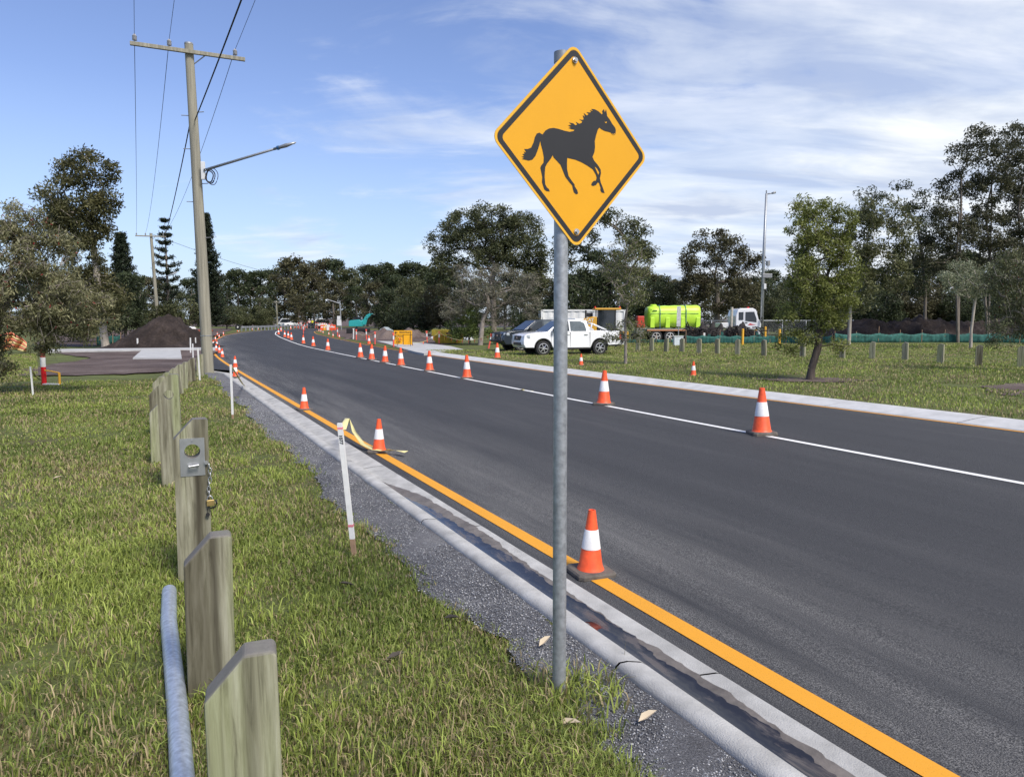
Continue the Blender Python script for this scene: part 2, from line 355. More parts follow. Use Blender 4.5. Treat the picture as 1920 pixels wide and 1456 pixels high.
YS = list(np.concatenate([np.arange(-30, 0, 2.0), np.arange(0, 30, .5), np.arange(30, 90, 2.0), np.arange(90, 177, 3.0)]))
def strip(name, rows, mat, attr=None, parent=None):    # rows: list of lists of points
    n = len(rows[0]); V = [p for r in rows for p in r]
    F = [(i*n+j, i*n+j+1, (i+1)*n+j+1, (i+1)*n+j) for i in range(len(rows)-1) for j in range(n-1)]
    o = npmesh(name, V, F, mat, parent)
    o.data.polygons.foreach_set('use_smooth', [True]*len(o.data.polygons))
    if attr:
        a = o.data.attributes.new(attr[0], 'FLOAT', 'POINT'); a.data.foreach_set('value', attr[1])
    return o
base = strip('ground', [[(x, y, -.35+rise(y)) for x in (-900, -300, -100, 0, 100, 300, 900)] for y in (-60, 0, 30, 55, 100, 150, 200, 400, 900, 1800)], SOIL)
tag(base, kind='structure')

# road surface
rows = []; dust = []
for y in YS:
    l, r, c = XL(y)-.20*SEC, XR(y)+.03, XW(y)
    xs = [l, l+.35, l+.8, l+1.5]+[l+1.5+(c-l-1.5)*k/4 for k in range(1, 5)]+[c+(r-c)*k/4 for k in range(1, 5)]
    if y > 24: xs[0] = l-.02                             # no kerb there: the seal runs past the line
    rows.append([(x, y, zroad(x, y)) for x in xs]); dust += [.5, .9, .85, .40, .06, .03, .05, .05, .04, .04, .08, .25]
road = tag(strip('road', rows, ASPH, ('dust', dust)), kind='structure')
def ribbon(name, fx, wd, mat, y0, y1, dz=.005, step=.5):
    ys = np.linspace(y0, y1, max(2, int((y1-y0)/step)+1)); rr = []
    for y in ys:
        x = fx(y); hw = wd/2*SEC; rr.append([(x-hw, y, zroad(x-hw, y)+dz), (x+hw, y, zroad(x+hw, y)+dz)])
    return strip(name, rr, mat)
tag(ribbon('edge_line', XL, .125, YLINE, -20, 176), kind='structure')['label'] = 'wide yellow edge line along the near kerb'
tag(ribbon('edge_line', lambda y: XR(y)-.10, .09, YLINE, -20, 150), kind='structure')['label'] = 'thin yellow edge line along the far kerb'
# the white line, painted in lengths between small gaps
gaps = [24.6, 27.9, 29.6, 31.5, 33.6, 39.6, 46.3, 52]
yy0 = -20.0
wl = empty('centre_line', (0, 0, 0)); tag(wl, 'long white painted line dividing the two lanes', None, None, 'structure')
for gy in gaps+[160]:
    o = ribbon('line_segment', XW, .11, WLINE, yy0, gy-.05, .005, .4)
    reg(o, wl); yy0 = gy+.12

# left kerb and channel: cast lengths with joints; d = distance left of the yellow line
KPROF = [(.185, -.044), (.20, -.040), (.34, -.062), (.455, -.088), (.47, -.085), (.505, -.02), (.52, .004), (.54, .016), (.60, .020), (.635, .012), (.652, -.01), (.655, -.12)]
RPROF = [(.02, -.035), (.03, -.012), (.10, .0), (.30, .055), (.46, .088), (.54, .094), (.57, .08), (.575, -.05)]
def kerb_segments(root, fx, prof, y0, y1, L, side, mat, nm='kerb_segment'):
    y = y0; i = 0
    while y < y1-.2:
        ye = min(y+L*.9, y1); rr = []
        for t in np.linspace(y+.006, ye-.006, 5):
            zj = rnd.uniform(-.0015, .0015)
            rr.append([(fx(t)+side*d*SEC, t, z+rise(t)+zj) for d, z in prof])
        o = strip(nm, rr, mat, parent=root)
        # end faces
        y = ye; i += 1
kl = tag(empty('kerb', (0, 0, 0)), 'low concrete kerb and channel beside the grass, puddled', None, None, 'structure')
kerb_segments(kl, XL, KPROF, -9.6, 24.0, 2.9, -1, CONC)
# its end sweeps left towards the power pole
rr = []
for t in np.linspace(0, 1, 8):
    px, py = XL(24.0), 24.0; rr.append([(px-d*SEC-t*1.5-(t**2)*.9, py+t*2.3-.2*t*(d-.4), z+.0) for d, z in KPROF])
strip('kerb_segment', rr, CONC, parent=kl)
kr = tag(empty('kerb', (0, 0, 0)), 'wide sloping concrete kerb across the road with cast joints', None, None, 'structure')
kerb_segments(kr, XR, RPROF, -9.6, 42.5, 2.7, 1, CONC2)
rr = []
for t in np.linspace(0, 1, 6):                            # nose of the far kerb
    rr.append([(XR(42.5+t*.6)+(.02+(d-.02)*(1-t*.75))*SEC, 42.5+t*.6, z*(1-t)+.0) for d, z in RPROF])
strip('kerb_segment', rr, CONC2, parent=kr)
# puddle, and the wet silt at its margin
def wob(y, a, s): return a*(.28*math.sin(y*41+s*5)+.22*math.sin(y*67+s*2)+.15*math.sin(y*113+s)+math.sin(y*2.1+s)+.6*math.sin(y*5.3+2*s)+.45*math.sin(y*13.1+s*3)+.3*math.sin(y*27+s))
def gutter_sheet(name, ys, d0, fd, mat, z):
    rr = []
    for y in ys:
        dd = fd(y); rr.append([(XL(y)-d*SEC, y, z(y)) for d in np.linspace(d0, max(min(dd, d0-.004), .2), 3)])
    return tag(strip(name, rr, mat), kind='structure')
def taper(y, a, b): return max(0, min(1, (y-a)/.8))*max(0, min(1, (b-y)/.9))
def zchan(d):
    return float(np.interp(d, [p[0] for p in KPROF], [p[1] for p in KPROF]))
rr = []
for y in np.arange(1.2, 8.4, .03):
    dd = .462-(.185+.02*math.sin(y*1.3)+wob(y, .012, 1.0))*taper(y, 1.0, 8.2)
    rr.append([(XL(y)-d*SEC, y, zchan(d)+.0025) for d in np.linspace(.466, max(.21, dd), 5)])
tag(strip('gutter_silt', rr, SILT), kind='structure')['label'] = 'brown wet silt along the gutter'
rr = []
for y in np.arange(1.2, 7.6, .02):
    dd = .47-(.145+.02*math.sin(y*1.7+.5)+wob(y, .011, 2.3)+wob(y*3.1, .006, .4))*taper(y, .9, 7.5)
    rr.append([(XL(y)-d*SEC, y, max(-.066, zchan(d)+.0045)) for d in np.linspace(.478, max(.24, dd), 4)])
tag(strip('gutter_puddle', rr, WATER), kind='structure')['label'] = 'shallow puddle lying in the gutter'

# verges
def edge_grass(y): return XL(y)-(.655+.46+wob(y*.55, .055, .7)+wob(y*2.0, .02, 1.9))*SEC   # ragged line where the grass starts
def hump(x, y): return .012*math.sin(x*1.7+y*.8)+.010*math.sin(x*.6-y*1.9)
rows = []
ysl = list(np.concatenate([np.arange(-12, 0, 2.0), np.arange(0, 26, .4), np.arange(26, 60, 2), np.arange(60, 178, 4)]))
for y in ysl:
    e = XL(y)-.652*SEC if y < 24 else XL(y)-.5*SEC
    offs = [0, .12, .25, .4, .6, .8, 1.1, 1.5, 2, 2.6, 3.3, 4.2, 5.5, 7, 9, 12, 16, 22, 30, 45, 70, 110, 200]
    rows.append([(e-d, y, rise(y)+(hump(e-d, y)*min(1, d/.8) if y < 60 else 0)-(.028 if d < .5 else .0)-(0 if y < 24 else .03*max(0, 1-d/3))) for d in offs])
vl = tag(strip('verge', rows, LAWN), kind='structure'); vl['label'] = 'mown grass verge on the left'
rows = []
for y in ysl:
    e = XR(y)+.56*SEC if y < 43 else XR(y)+.02
    rows.append([(e+d, y, rise(y)+(.07 if y < 43 else .0 if d < .1 else .05)+hump(e+d, y)*min(1, d/1.5)*1.4) for d in [0, .3, .7, 1.2, 2, 3, 4.5, 6, 8, 11, 15, 20, 28, 40, 60, 100, 200]])
vr = tag(strip('verge', rows, LAWN), kind='structure'); vr['label'] = 'grass verge across the road on the right'
# gravel shoulder between kerb and grass
rows = []
for y in np.arange(-2, 24.2, .15):
    a, b = XL(y)-.645*SEC, edge_grass(y)-.05
    rows.append([(a+(b-a)*t, y, -.022+.040*math.sin(math.pi*min(1, t*.55))+hump(a, y)*.4+.006*math.sin(y*9+t*7)) for t in np.linspace(0, 1, 7)])
tag(strip('gravel_shoulder', rows, ROADBASE), kind='structure')
def sheet(name, pts, mat, z=.012, n=3, jitter=.12, label=None):   # flat patch with an irregular outline
    P = [Vector((p[0], p[1], 0)) for p in pts]; out = []
    for i, p in enumerate(P):
        q = P[(i+1) % len(P)]
        for k in range(6):
            r = p.lerp(q, k/6); out.append((r.x+rnd.uniform(-jitter, jitter), r.y+rnd.uniform(-jitter, jitter)))
    bm = bmesh.new(); fc = bm.faces.new([bm.verts.new((x, y, z+rise(y))) for x, y in out])
    fc.normal_update(); bmesh.ops.triangulate(bm, faces=[fc], ngon_method='EAR_CLIP')
    for q in bm.faces:
        q.normal_update()
        if q.normal.z < 0: q.normal_flip()
    me = bpy.data.meshes.new(name); bm.to_mesh(me); bm.free(); me.materials.append(mat)
    o = bpy.data.objects.new(name, me); COL.objects.link(o); tag(o, label, kind='structure'); return o
G = lambda *p: tuple(ground(*p)[:2])
sheet('dirt_patch', [G(25, 704), G(120, 706), G(230, 702), G(320, 697), G(392, 694), G(404, 676), G(402, 655), G(396, 640), G(330, 632), G(230, 640), G(180, 655), G(95, 662), G(180, 672), G(120, 680), G(60, 690)], SOIL, .03, jitter=.25, label='bare brown earth of the road works')
sheet('dirt_patch', [G(618, 626), G(652, 634), G(696, 642), G(760, 652), G(790, 654), G(880, 640), G(820, 626), G(700, 620), G(620, 616)], SOIL, .07, jitter=.4, label='bare earth beside the far side of the road')
sheet('dirt_patch', [G(150, 650), G(400, 640), G(408, 628), G(440, 616), G(300, 616), G(100, 625), G(60, 645)], SOIL, .036, jitter=.5, label='bare earth around the dark soil heap')
sheet('side_apron', [(XL(y)-.25, y) for y in (24.9, 26, 28, 31, 34, 38, 43)]+[(XL(43)-1.6, 43), (XL(38)-1.6, 38), (XL(33)-1.5, 33), (XL(28)-1.7, 28), (XL(25.6)-2.0, 26.3)], ASPH, .034, jitter=.03, label='dark asphalt apron behind the power pole')
sheet('tree_foot_patch', [(7.6, 19.6), (9.2, 19.4), (10.2, 20.2), (9.2, 21.2), (7.9, 21.0), (7.0, 20.4)], SOIL, .088, jitter=.15, label='bare soil ring round the leaning young tree')
sheet('tree_foot_patch', [G(1840, 725, .08), G(1880, 742, .08), G(1990, 742, .08), G(2020, 722, .08), G(1900, 718, .08)], SOIL, .095, jitter=.12, label='brown patch on the grass at the right edge')  # flat brown sheet over the lawn round the right bottlebrush's foot

# ---------------------------------------------------------------- grass blades
def snoise(x, y, s=1.0):
    x = x*s; y = y*s
    return (np.sin(x*1.3+1.7*np.sin(y*.9))+np.sin(y*1.7+1.3*np.sin(x*1.1+2))+.6*np.sin(x*3.1-y*2.3)+.5*np.sin(x*5.7+y*4.9+1)+.4*np.sin(-x*9.1+y*8.3))/3.5
def blades(name, x, y, z, h, wd, label, tone=0):
    n = len(x); a = NR.uniform(0, 2*np.pi, n); lean = NR.uniform(.15, 1.0, n)*h; la = NR.uniform(0, 2*np.pi, n)
    dx, dy = np.cos(a)*wd/2, np.sin(a)*wd/2; lx, ly = np.cos(la)*lean, np.sin(la)*lean
    V = np.zeros((n, 5, 3), np.float32)
    V[:, 0] = np.stack([x-dx, y-dy, z-.01], 1); V[:, 1] = np.stack([x+dx, y+dy, z-.01], 1)
    mx, my, mz = x+lx*.35, y+ly*.35, z+h*.6
    V[:, 2] = np.stack([mx+dx*.8, my+dy*.8, mz], 1); V[:, 3] = np.stack([mx-dx*.8, my-dy*.8, mz], 1)
    V[:, 4] = np.stack([x+lx, y+ly, z+h*.95-lean*.25], 1)
    b = np.arange(n)[:, None]*5
    F = np.concatenate([b+np.array([[0, 1, 2]]), b+np.array([[0, 2, 3]]), b+np.array([[3, 2, 4]])])
    g = snoise(x, y, 1.1)*.45+snoise(x+5, y+2, .45)*.3+.5+NR.normal(0, .16, n)+tone
    dry = NR.random(n) < np.clip(.30-.36*snoise(x+9, y-4, .8), .08, .65)
    c1, c2, c3 = np.array([.115, .160, .036]), np.array([.33, .39, .088]), np.array([.42, .34, .19])
    c = c1+(c2-c1)*np.clip(g, 0, 1.2)[:, None]; c[dry] = c3*NR.uniform(.55, 1.1, (dry.sum(), 1))
    c *= NR.uniform(.75, 1.25, (n, 1))
    return tag(npmesh(name, V.reshape(-1, 3), F, BLADE, None, np.repeat(c, 5, 0)), label, 'grass', None, 'stuff')
vXL = np.vectorize(edge_grass); vXR = np.vectorize(lambda y: XR(y)+.62*SEC)
def fan(n, r0, r1, a0, a1, p):                          # points over the view fan, thinning with distance
    u = NR.random(n); q = 2-p; r = (r0**q+u*(r1**q-r0**q))**(1/q); a = NR.uniform(a0, a1, n)
    return r*np.sin(a), r*np.cos(a), r
def vh(x, y): return .012*np.sin(x*1.7+y*.8)+.010*np.sin(x*.6-y*1.9)
x, y, r = fan(620000, 1.3, 24, math.radians(-43), math.radians(14), 1.75)
k = (x < vXL(y)+NR.normal(0, .045, len(x))) & (y > 1.0) & ~((y > 23.1) & (x < -8)); x, y, r = x[k], y[k], r[k]
patch = np.clip(.68+.50*snoise(x, y, .9)+.32*snoise(x+3, y, 3.1), .12, 1.5)
keep = NR.random(len(x)) < np.clip(patch*1.05, .10, 1); x, y, r, patch = x[keep], y[keep], r[keep], patch[keep]
h = NR.uniform(.022, .075, len(x))*patch*np.where(NR.random(len(x)) < .05, 1.7, 1)*(1+.012*r)
blades('grass', x, y, vh(x, y), h, (.0034*(1+.24*r)), 'short patchy lawn grass on the left verge')
x, y, r = fan(200000, 10, 62, math.radians(-12), math.radians(44), 1.2)
k = (x > vXR(y)+NR.normal(.12, .08, len(x))) & ((y < 42) | (x > -1)) & (snoise(x, y, .35) > -.75); x, y, r = x[k], y[k], r[k]
blades('grass', x, y, vh(x, y)*1.4+.07, NR.uniform(.03, .07, len(x))*(1+.01*r), .006*(1+.10*r), 'mown lawn grass across the road', .05)
x, y, r = fan(60000, 25, 46, math.radians(-44), math.radians(-32.5), 1.0); k = (x < -.66*y); x, y, r = x[k], y[k], r[k]
blades('grass', x, y, vh(x, y), NR.uniform(.04, .09, len(x)), .03, 'grass beyond the bare earth at the far left', .0)
# grass tufts at the foot of the sign post
x = NR.normal(.27, .13, 420); y = NR.normal(3.13, .12, 420)
blades('weed_tuft', x, y, vh(x, y)-.01, NR.uniform(.05, .15, 420), .009, 'taller weeds round the foot of the sign post', .1)
# longer tufts, thickest left of the fallen pipe
nt_ = 900; cxx, cyy, _ = fan(nt_, 1.8, 11, math.radians(-42), math.radians(6), 1.3)
kk = (cxx < vXL(cyy)-.12) & ((snoise(cxx, cyy, 1.4) > .0) | (cxx < -.55*cyy)); cxx, cyy = cxx[kk], cyy[kk]
x = np.repeat(cxx, 34)+NR.normal(0, .045, len(cxx)*34); y = np.repeat(cyy, 34)+NR.normal(0, .045, len(cxx)*34)
blades('grass_tufts', x, y, vh(x, y), NR.uniform(.04, .115, len(x)), .0058*(1+.06*y), 'longer bright grass tufts scattered over the left lawn', .35)
# gravel stones on the shoulder
def stones(name, x, y, z, s, label, cols):
    n = len(x); base = np.array([(1, 0, 0), (-1, 0, 0), (0, 1, 0), (0, -1, 0), (0, 0, 1), (0, 0, -1)], np.float32)
    V = base[None]*NR.uniform(.5, 1.2, (n, 6, 1))*s[:, None, None]*np.array([1, 1, .7])
    a = NR.uniform(0, 6.28, n); c, q = np.cos(a), np.sin(a)
    V = np.stack([V[..., 0]*c[:, None]-V[..., 1]*q[:, None], V[..., 0]*q[:, None]+V[..., 1]*c[:, None], V[..., 2]], -1)+np.stack([x, y, z], 1)[:, None]
    f = np.array([(0, 2, 4), (2, 1, 4), (1, 3, 4), (3, 0, 4), (2, 0, 5), (1, 2, 5), (3, 1, 5), (0, 3, 5)])
    F = (np.arange(n)[:, None, None]*6+f[None]).reshape(-1, 3)
    cc = np.array(cols)[NR.integers(0, len(cols), n)]*NR.uniform(.6, 1.3, (n, 1))
    return tag(npmesh(name, V.reshape(-1, 3), F, PEB, None, np.repeat(cc, 6, 0)), label, 'gravel', None, 'stuff')
PEB, t_, p_ = newmat('pebble'); a_ = N(t_, 'ShaderNodeAttribute', attribute_name='Col'); t_.links.new(a_.outputs['Color'], p_.inputs['Base Color']); p_.inputs['Roughness'].default_value = .9
n = 34000; u = NR.random(n); y = 1.6+(16-1.6)*u**1.7; t = NR.random(n)
xa = np.array([XL(q)-.66*SEC for q in y]); xb = vXL(y)-.06; x = xa+(xb-xa)*t
stones('gravel', x, y, -.018+.040*np.sin(math.pi*np.minimum(1, t*.55)), NR.uniform(.0022, .006, n)*(1+.05*y), 'grey crushed gravel along the back of the kerb',
       [(.16, .17, .19), (.24, .25, .27), (.10, .105, .12), (.40, .40, .40)])

# ================================================================ near things
ORD = ['first', 'second', 'third', 'fourth', 'fifth', 'sixth', 'seventh', 'eighth', 'ninth', 'tenth', 'eleventh', 'twelfth', 'thirteenth', 'fourteenth', 'fifteenth', 'sixteenth']
def text_mesh(name, body, size, mat, parent, M4, depth_=.0015, align='CENTER', sx=1.0):
    cu = bpy.data.curves.new('tmp', 'FONT'); cu.body = body; cu.size = size; cu.align_x = align; cu.align_y = 'CENTER'; cu.extrude = depth_; cu.offset = size*.018
    cu.resolution_u = 3
    ob = bpy.data.objects.new('tmp', cu); COL.objects.link(ob)
    me = bpy.data.meshes.new_from_object(ob.evaluated_get(bpy.context.evaluated_depsgraph_get()))
    bpy.data.objects.remove(ob); bpy.data.curves.remove(cu)
    me.transform(M4 @ Matrix.Diagonal((sx, 1, 1, 1))); me.name = name; me.materials.clear(); me.materials.append(mat)
    o = bpy.data.objects.new(name, me); COL.objects.link(o); reg(o, parent); return o
def plane_to(origin, u, wv):                    # matrix mapping text xy -> plane spanned by u, w
    u = Vector(u).normalized(); wv = Vector(wv).normalized(); n = u.cross(wv)
    m = Matrix((u, wv, n)).transposed().to_4x4(); m.translation = Vector(origin); return m

# ---- horse warning sign
SG = empty('warning_sign', (.215, 3.135, 0), 0, 'yellow diamond sign with a black trotting horse on a galvanised pole', 'sign')
yaw = .597; roll = .0232; pit = 0.0
U0 = Vector((math.cos(yaw), math.sin(yaw), 0)); N0 = Vector((math.sin(yaw), -math.cos(yaw), 0)); W0 = Vector((0, 0, 1))*math.cos(pit)+N0*math.sin(pit)
SU = U0*math.cos(roll)+W0*math.sin(roll); SW = W0*math.cos(roll)-U0*math.sin(roll); SN = SU.cross(SW)
if SN.dot(N0) < 0: SN = -SN
SC = Vector((.2571, 3.1544, 2.4385))+N0*.02-SG.location
def on_sign(a, b, d): return SC+SU*a+SW*b+SN*d
def rdiamond(h, r, seg=6):                        # rounded diamond outline, half diagonal h, corner radius r
    pts = []
    for k in range(4):
        ang = math.pi/2-k*math.pi/2; cdist = h-r*math.sqrt(2); c = (cdist*math.cos(ang), cdist*math.sin(ang))
        for j in range(seg+1):
            t = ang+math.pi/4-j*(math.pi/2)/seg; pts.append((c[0]+r*math.cos(t), c[1]+r*math.sin(t)))
    return pts
def slab(poly, d0, d1):
    n = len(poly); b = MB(); b.add([on_sign(a, c, d0) for a, c in poly]+[on_sign(a, c, d1) for a, c in poly],
          [tuple(range(n)), tuple(range(n, 2*n))]+[(i, (i+1) % n, (i+1) % n+n, i+n) for i in range(n)]); return b
def ringslab(po, pi_, d0, d1):
    n = len(po); b = MB()
    b.add([on_sign(a, c, d1) for a, c in po]+[on_sign(a, c, d1) for a, c in pi_]+[on_sign(a, c, d0) for a, c in po]+[on_sign(a, c, d0) for a, c in pi_],
          [(i, (i+1) % n, n+(i+1) % n, n+i) for i in range(n)]+[(i, (i+1) % n, 2*n+(i+1) % n, 2*n+i) for i in range(n)]+[(n+i, n+(i+1) % n, 3*n+(i+1) % n, 3*n+i) for i in range(n)])
    return b
panel = slab(rdiamond(.4243, .040), -.002, 0).build('panel', SIGNY, SG)
ringslab(rdiamond(.4243, .040), rdiamond(.411, .034), 0, .0008).build('rim', SIGNYR, panel)
ringslab(rdiamond(.4085, .033), rdiamond(.378, .020), 0, .0008).build('border', SIGNB, panel)
HORSE = [(-0.173, 0.0326), (-0.1577, 0.05), (-0.1383, 0.0607), (-0.1147, 0.0659), (-0.0868, 0.0649), (-0.0587, 0.0614), (-0.0303, 0.0604), (-0.01, 0.0658), (-0.0019, 0.0723), (-0.0183, 0.0722), (-0.0362, 0.0751), (-0.0225, 0.0804), (-0.038, 0.0859), (-0.0186, 0.0907), (-0.0334, 0.0976), (-0.0105, 0.0978), (0.0019, 0.0913), (0.0125, 0.0956), (0.0033, 0.1057), (0.0223, 0.0999), (0.0347, 0.1045), (0.0404, 0.1114), (0.022, 0.1185), (0.0386, 0.1174), (0.0485, 0.1217), (0.0451, 0.1294), (0.0424, 0.1378), (0.055, 0.1319), (0.0481, 0.1479), (0.0649, 0.1394), (0.0757, 0.147), (0.063, 0.1529), (0.0815, 0.154), (0.0898, 0.1582), (0.0813, 0.1633), (0.1008, 0.1627), (0.0897, 0.1694), (0.1091, 0.1713), (0.1262, 0.1672), (0.1391, 0.1613), (0.1495, 0.155), (0.1545, 0.1601), (0.1518, 0.1692), (0.1628, 0.1801), (0.1665, 0.1666), (0.1749, 0.1798), (0.1796, 0.1588), (0.1806, 0.1525), (0.1955, 0.1398), (0.2106, 0.1225), (0.2266, 0.1097), (0.2312, 0.0993), (0.2288, 0.0831), (0.2201, 0.0757), (0.2078, 0.0788), (0.2008, 0.085), (0.1877, 0.086), (0.1661, 0.0873), (0.1488, 0.0917), (0.1358, 0.0977), (0.1274, 0.0892), (0.1168, 0.064), (0.1087, 0.038), (0.11, 0.013), (0.1061, -0.0094), (0.0954, -0.0293), (0.1041, -0.0441), (0.1256, -0.0609), (0.1413, -0.0784), (0.1432, -0.094), (0.1367, -0.1166), (0.1422, -0.1351), (0.151, -0.1502), (0.1572, -0.1623), (0.1635, -0.1777), (0.1463, -0.1764), (0.1384, -0.167), (0.14, -0.1574), (0.1311, -0.136), (0.1243, -0.1353), (0.1142, -0.1468), (0.0974, -0.1526), (0.0864, -0.1491), (0.0913, -0.1381), (0.1013, -0.1303), (0.1139, -0.128), (0.118, -0.1151), (0.1135, -0.1029), (0.0963, -0.0825), (0.0667, -0.0696), (0.0332, -0.0584), (0.0001, -0.0511), (-0.044, -0.048), (-0.046, -0.0709), (-0.0456, -0.0954), (-0.0379, -0.1224), (-0.0189, -0.1423), (-0.0064, -0.1536), (-0.0047, -0.1627), (0.0087, -0.1771), (0.013, -0.1903), (0.0024, -0.1949), (-0.01, -0.1878), (-0.0159, -0.1728), (-0.0186, -0.1595), (-0.0351, -0.1467), (-0.0556, -0.127), (-0.068, -0.1036), (-0.0805, -0.0803), (-0.1006, -0.0652), (-0.1167, -0.0534), (-0.1208, -0.0447), (-0.1324, -0.061), (-0.1517, -0.0822), (-0.1608, -0.0969), (-0.1629, -0.1121), (-0.1648, -0.1364), (-0.162, -0.1663), (-0.154, -0.1777), (-0.1437, -0.1841), (-0.1389, -0.1934), (-0.1561, -0.1935), (-0.1671, -0.1878), (-0.1736, -0.1732), (-0.1792, -0.1587), (-0.1773, -0.1375), (-0.1822, -0.1169), (-0.1864, -0.1023), (-0.1826, -0.0929), (-0.1696, -0.0796), (-0.1677, -0.0584), (-0.1744, -0.029), (-0.1817, -0.0087), (-0.1842, 0.0061), (-0.1901, -0.0126), (-0.1991, -0.0345), (-0.2102, -0.0566), (-0.2253, -0.073), (-0.2443, -0.079), (-0.2633, -0.0773), (-0.2784, -0.0764), (-0.2672, -0.07), (-0.2808, -0.0678), (-0.2658, -0.0621), (-0.2764, -0.0573), (-0.2637, -0.053), (-0.2691, -0.0459), (-0.2562, -0.0481), (-0.2662, -0.0355), (-0.2488, -0.0337), (-0.2314, -0.0259), (-0.2188, -0.0037), (-0.2115, 0.0181), (-0.2017, 0.0329), (-0.1886, 0.038)]
def flatpoly(name, poly, d, mat, parent):
    bm = bmesh.new(); f = bm.faces.new([bm.verts.new(on_sign(a, b, d)) for a, b in poly]); f.normal_update(); bmesh.ops.triangulate(bm, faces=[f], ngon_method='EAR_CLIP')
    for q in bm.faces:
        q.normal_update()
        if q.normal.dot(SN) < 0: q.normal_flip()
    me = bpy.data.meshes.new(name); bm.to_mesh(me); bm.free(); me.materials.append(mat)
    o = bpy.data.objects.new(name, me); COL.objects.link(o); reg(o, parent); return o
flatpoly('horse_symbol', HORSE, .0009, SIGNB, panel)
flatpoly('leg_gap', [(0.1071, -0.0702), (0.1191, -0.0767), (0.1312, -0.0919), (0.128, -0.1017), (0.1228, -0.0964), (0.1158, -0.0839)], .0014, SIGNY, panel)
flatpoly('eye_mark', [(.166, .1275), (.171, .125), (.178, .129), (.176, .122), (.169, .121)], .0014, SIGNY, panel)
flatpoly('mouth_mark', [(.207, .082), (.216, .079), (.224, .085), (.226, .083), (.217, .0765), (.208, .0795)], .0014, SIGNY, panel)
for b_ in (.354, -.352):
    c = on_sign(0, b_, .0); o = MB().tube([c, c+SN*.006], .013, 14).tube([c+SN*.006, c+SN*.014], .009, 6).build('bolt', STEEL, SG)
p0 = Vector((0, 0, -.25)); p1 = Vector((-.006, .005, 2.815))
post = MB().tube([p0, p1], .0305, 28).build('post', GALV, SG, smooth=50)
MB().tube([p1-Vector((0, 0, .03)), p1+Vector((0, 0, .012))], .033, 28).build('cap', GREYM, post, smooth=40)
for b_ in (.354, -.352):
    c = on_sign(0, b_, -.003); q = c-SN*.04
    MB().box((q.x, q.y, q.z), (.075, .05, .03), yaw).build('bracket', GALV, post, bevel=.004)

# ---- timber bollard posts along the left verge
PW, PT = .205, .10
def post_mesh(name, root, Hh, hole=False):
    # outline in (x,z) facing the camera: bevelled on the left, flat on the right; the hole sits near the top
    out = [(-PW/2, -.3), (PW/2, -.3), (PW/2, Hh-.012), (PW/2-.012, Hh), (.012, Hh), (-PW/2, Hh-.125)]
    if not hole: return MB().prism(out, -PT/2, PT/2).build(name, WOOD, root, bevel=.009)
    hz_, hr, n = Hh-.205, .047, 24; hx = .005
    ring = [(hx+hr*math.cos(2*math.pi*k/n), hz_+hr*math.sin(2*math.pi*k/n)) for k in range(n)]
    bm = bmesh.new(); planes = []
    for yv in (-PT/2, PT/2):
        ov = [bm.verts.new((x, yv, z)) for x, z in out]; iv = [bm.verts.new((x, yv, z)) for x, z in ring]
        es = [bm.edges.new((ov[i], ov[(i+1) % len(ov)])) for i in range(len(ov))]+[bm.edges.new((iv[i], iv[(i+1) % n])) for i in range(n)]
        bmesh.ops.triangle_fill(bm, use_beauty=True, edges=es); planes.append((ov, iv))
    (o1, i1), (o2, i2) = planes
    for a, b in ((o1, o2), (i1, i2)):
        for i in range(len(a)): j = (i+1) % len(a); bm.faces.new((a[i], a[j], b[j], b[i]))
    bmesh.ops.recalc_face_normals(bm, faces=bm.faces)
    me = bpy.data.meshes.new(name); bm.to_mesh(me); bm.free(); me.materials.append(WOOD)
    o = bpy.data.objects.new(name, me); COL.objects.link(o); reg(o, root); return o
POSTS = [(-.80, 2.06, .735, 0), (-1.40, 3.22, .735, 0), (-2.09, 4.62, 1.08, 1), (-3.52, 7.36, 1.17, 2), (-4.28, 8.65, .74, 0), (-5.35, 10.8, .74, 0), (-6.30, 12.8, .74, 0), (-6.88, 14.2, .72, 0),
         (-7.35, 15.5, .72, 0), (-7.85, 16.9, .72, 0), (-8.38, 18.3, .70, 0), (-9.10, 20.4, .70, 0), (-9.90, 22.8, .70, 0)]
PLAB = {0: 'grey timber post with slanted top, nearest of the row, cut by the bottom edge', 1: 'low timber post with slanted top beside the end of the fallen galvanised pipe',
        2: 'tall timber post with a steel plate, chain and padlock', 3: 'tall timber post with a bare round hole through it'}
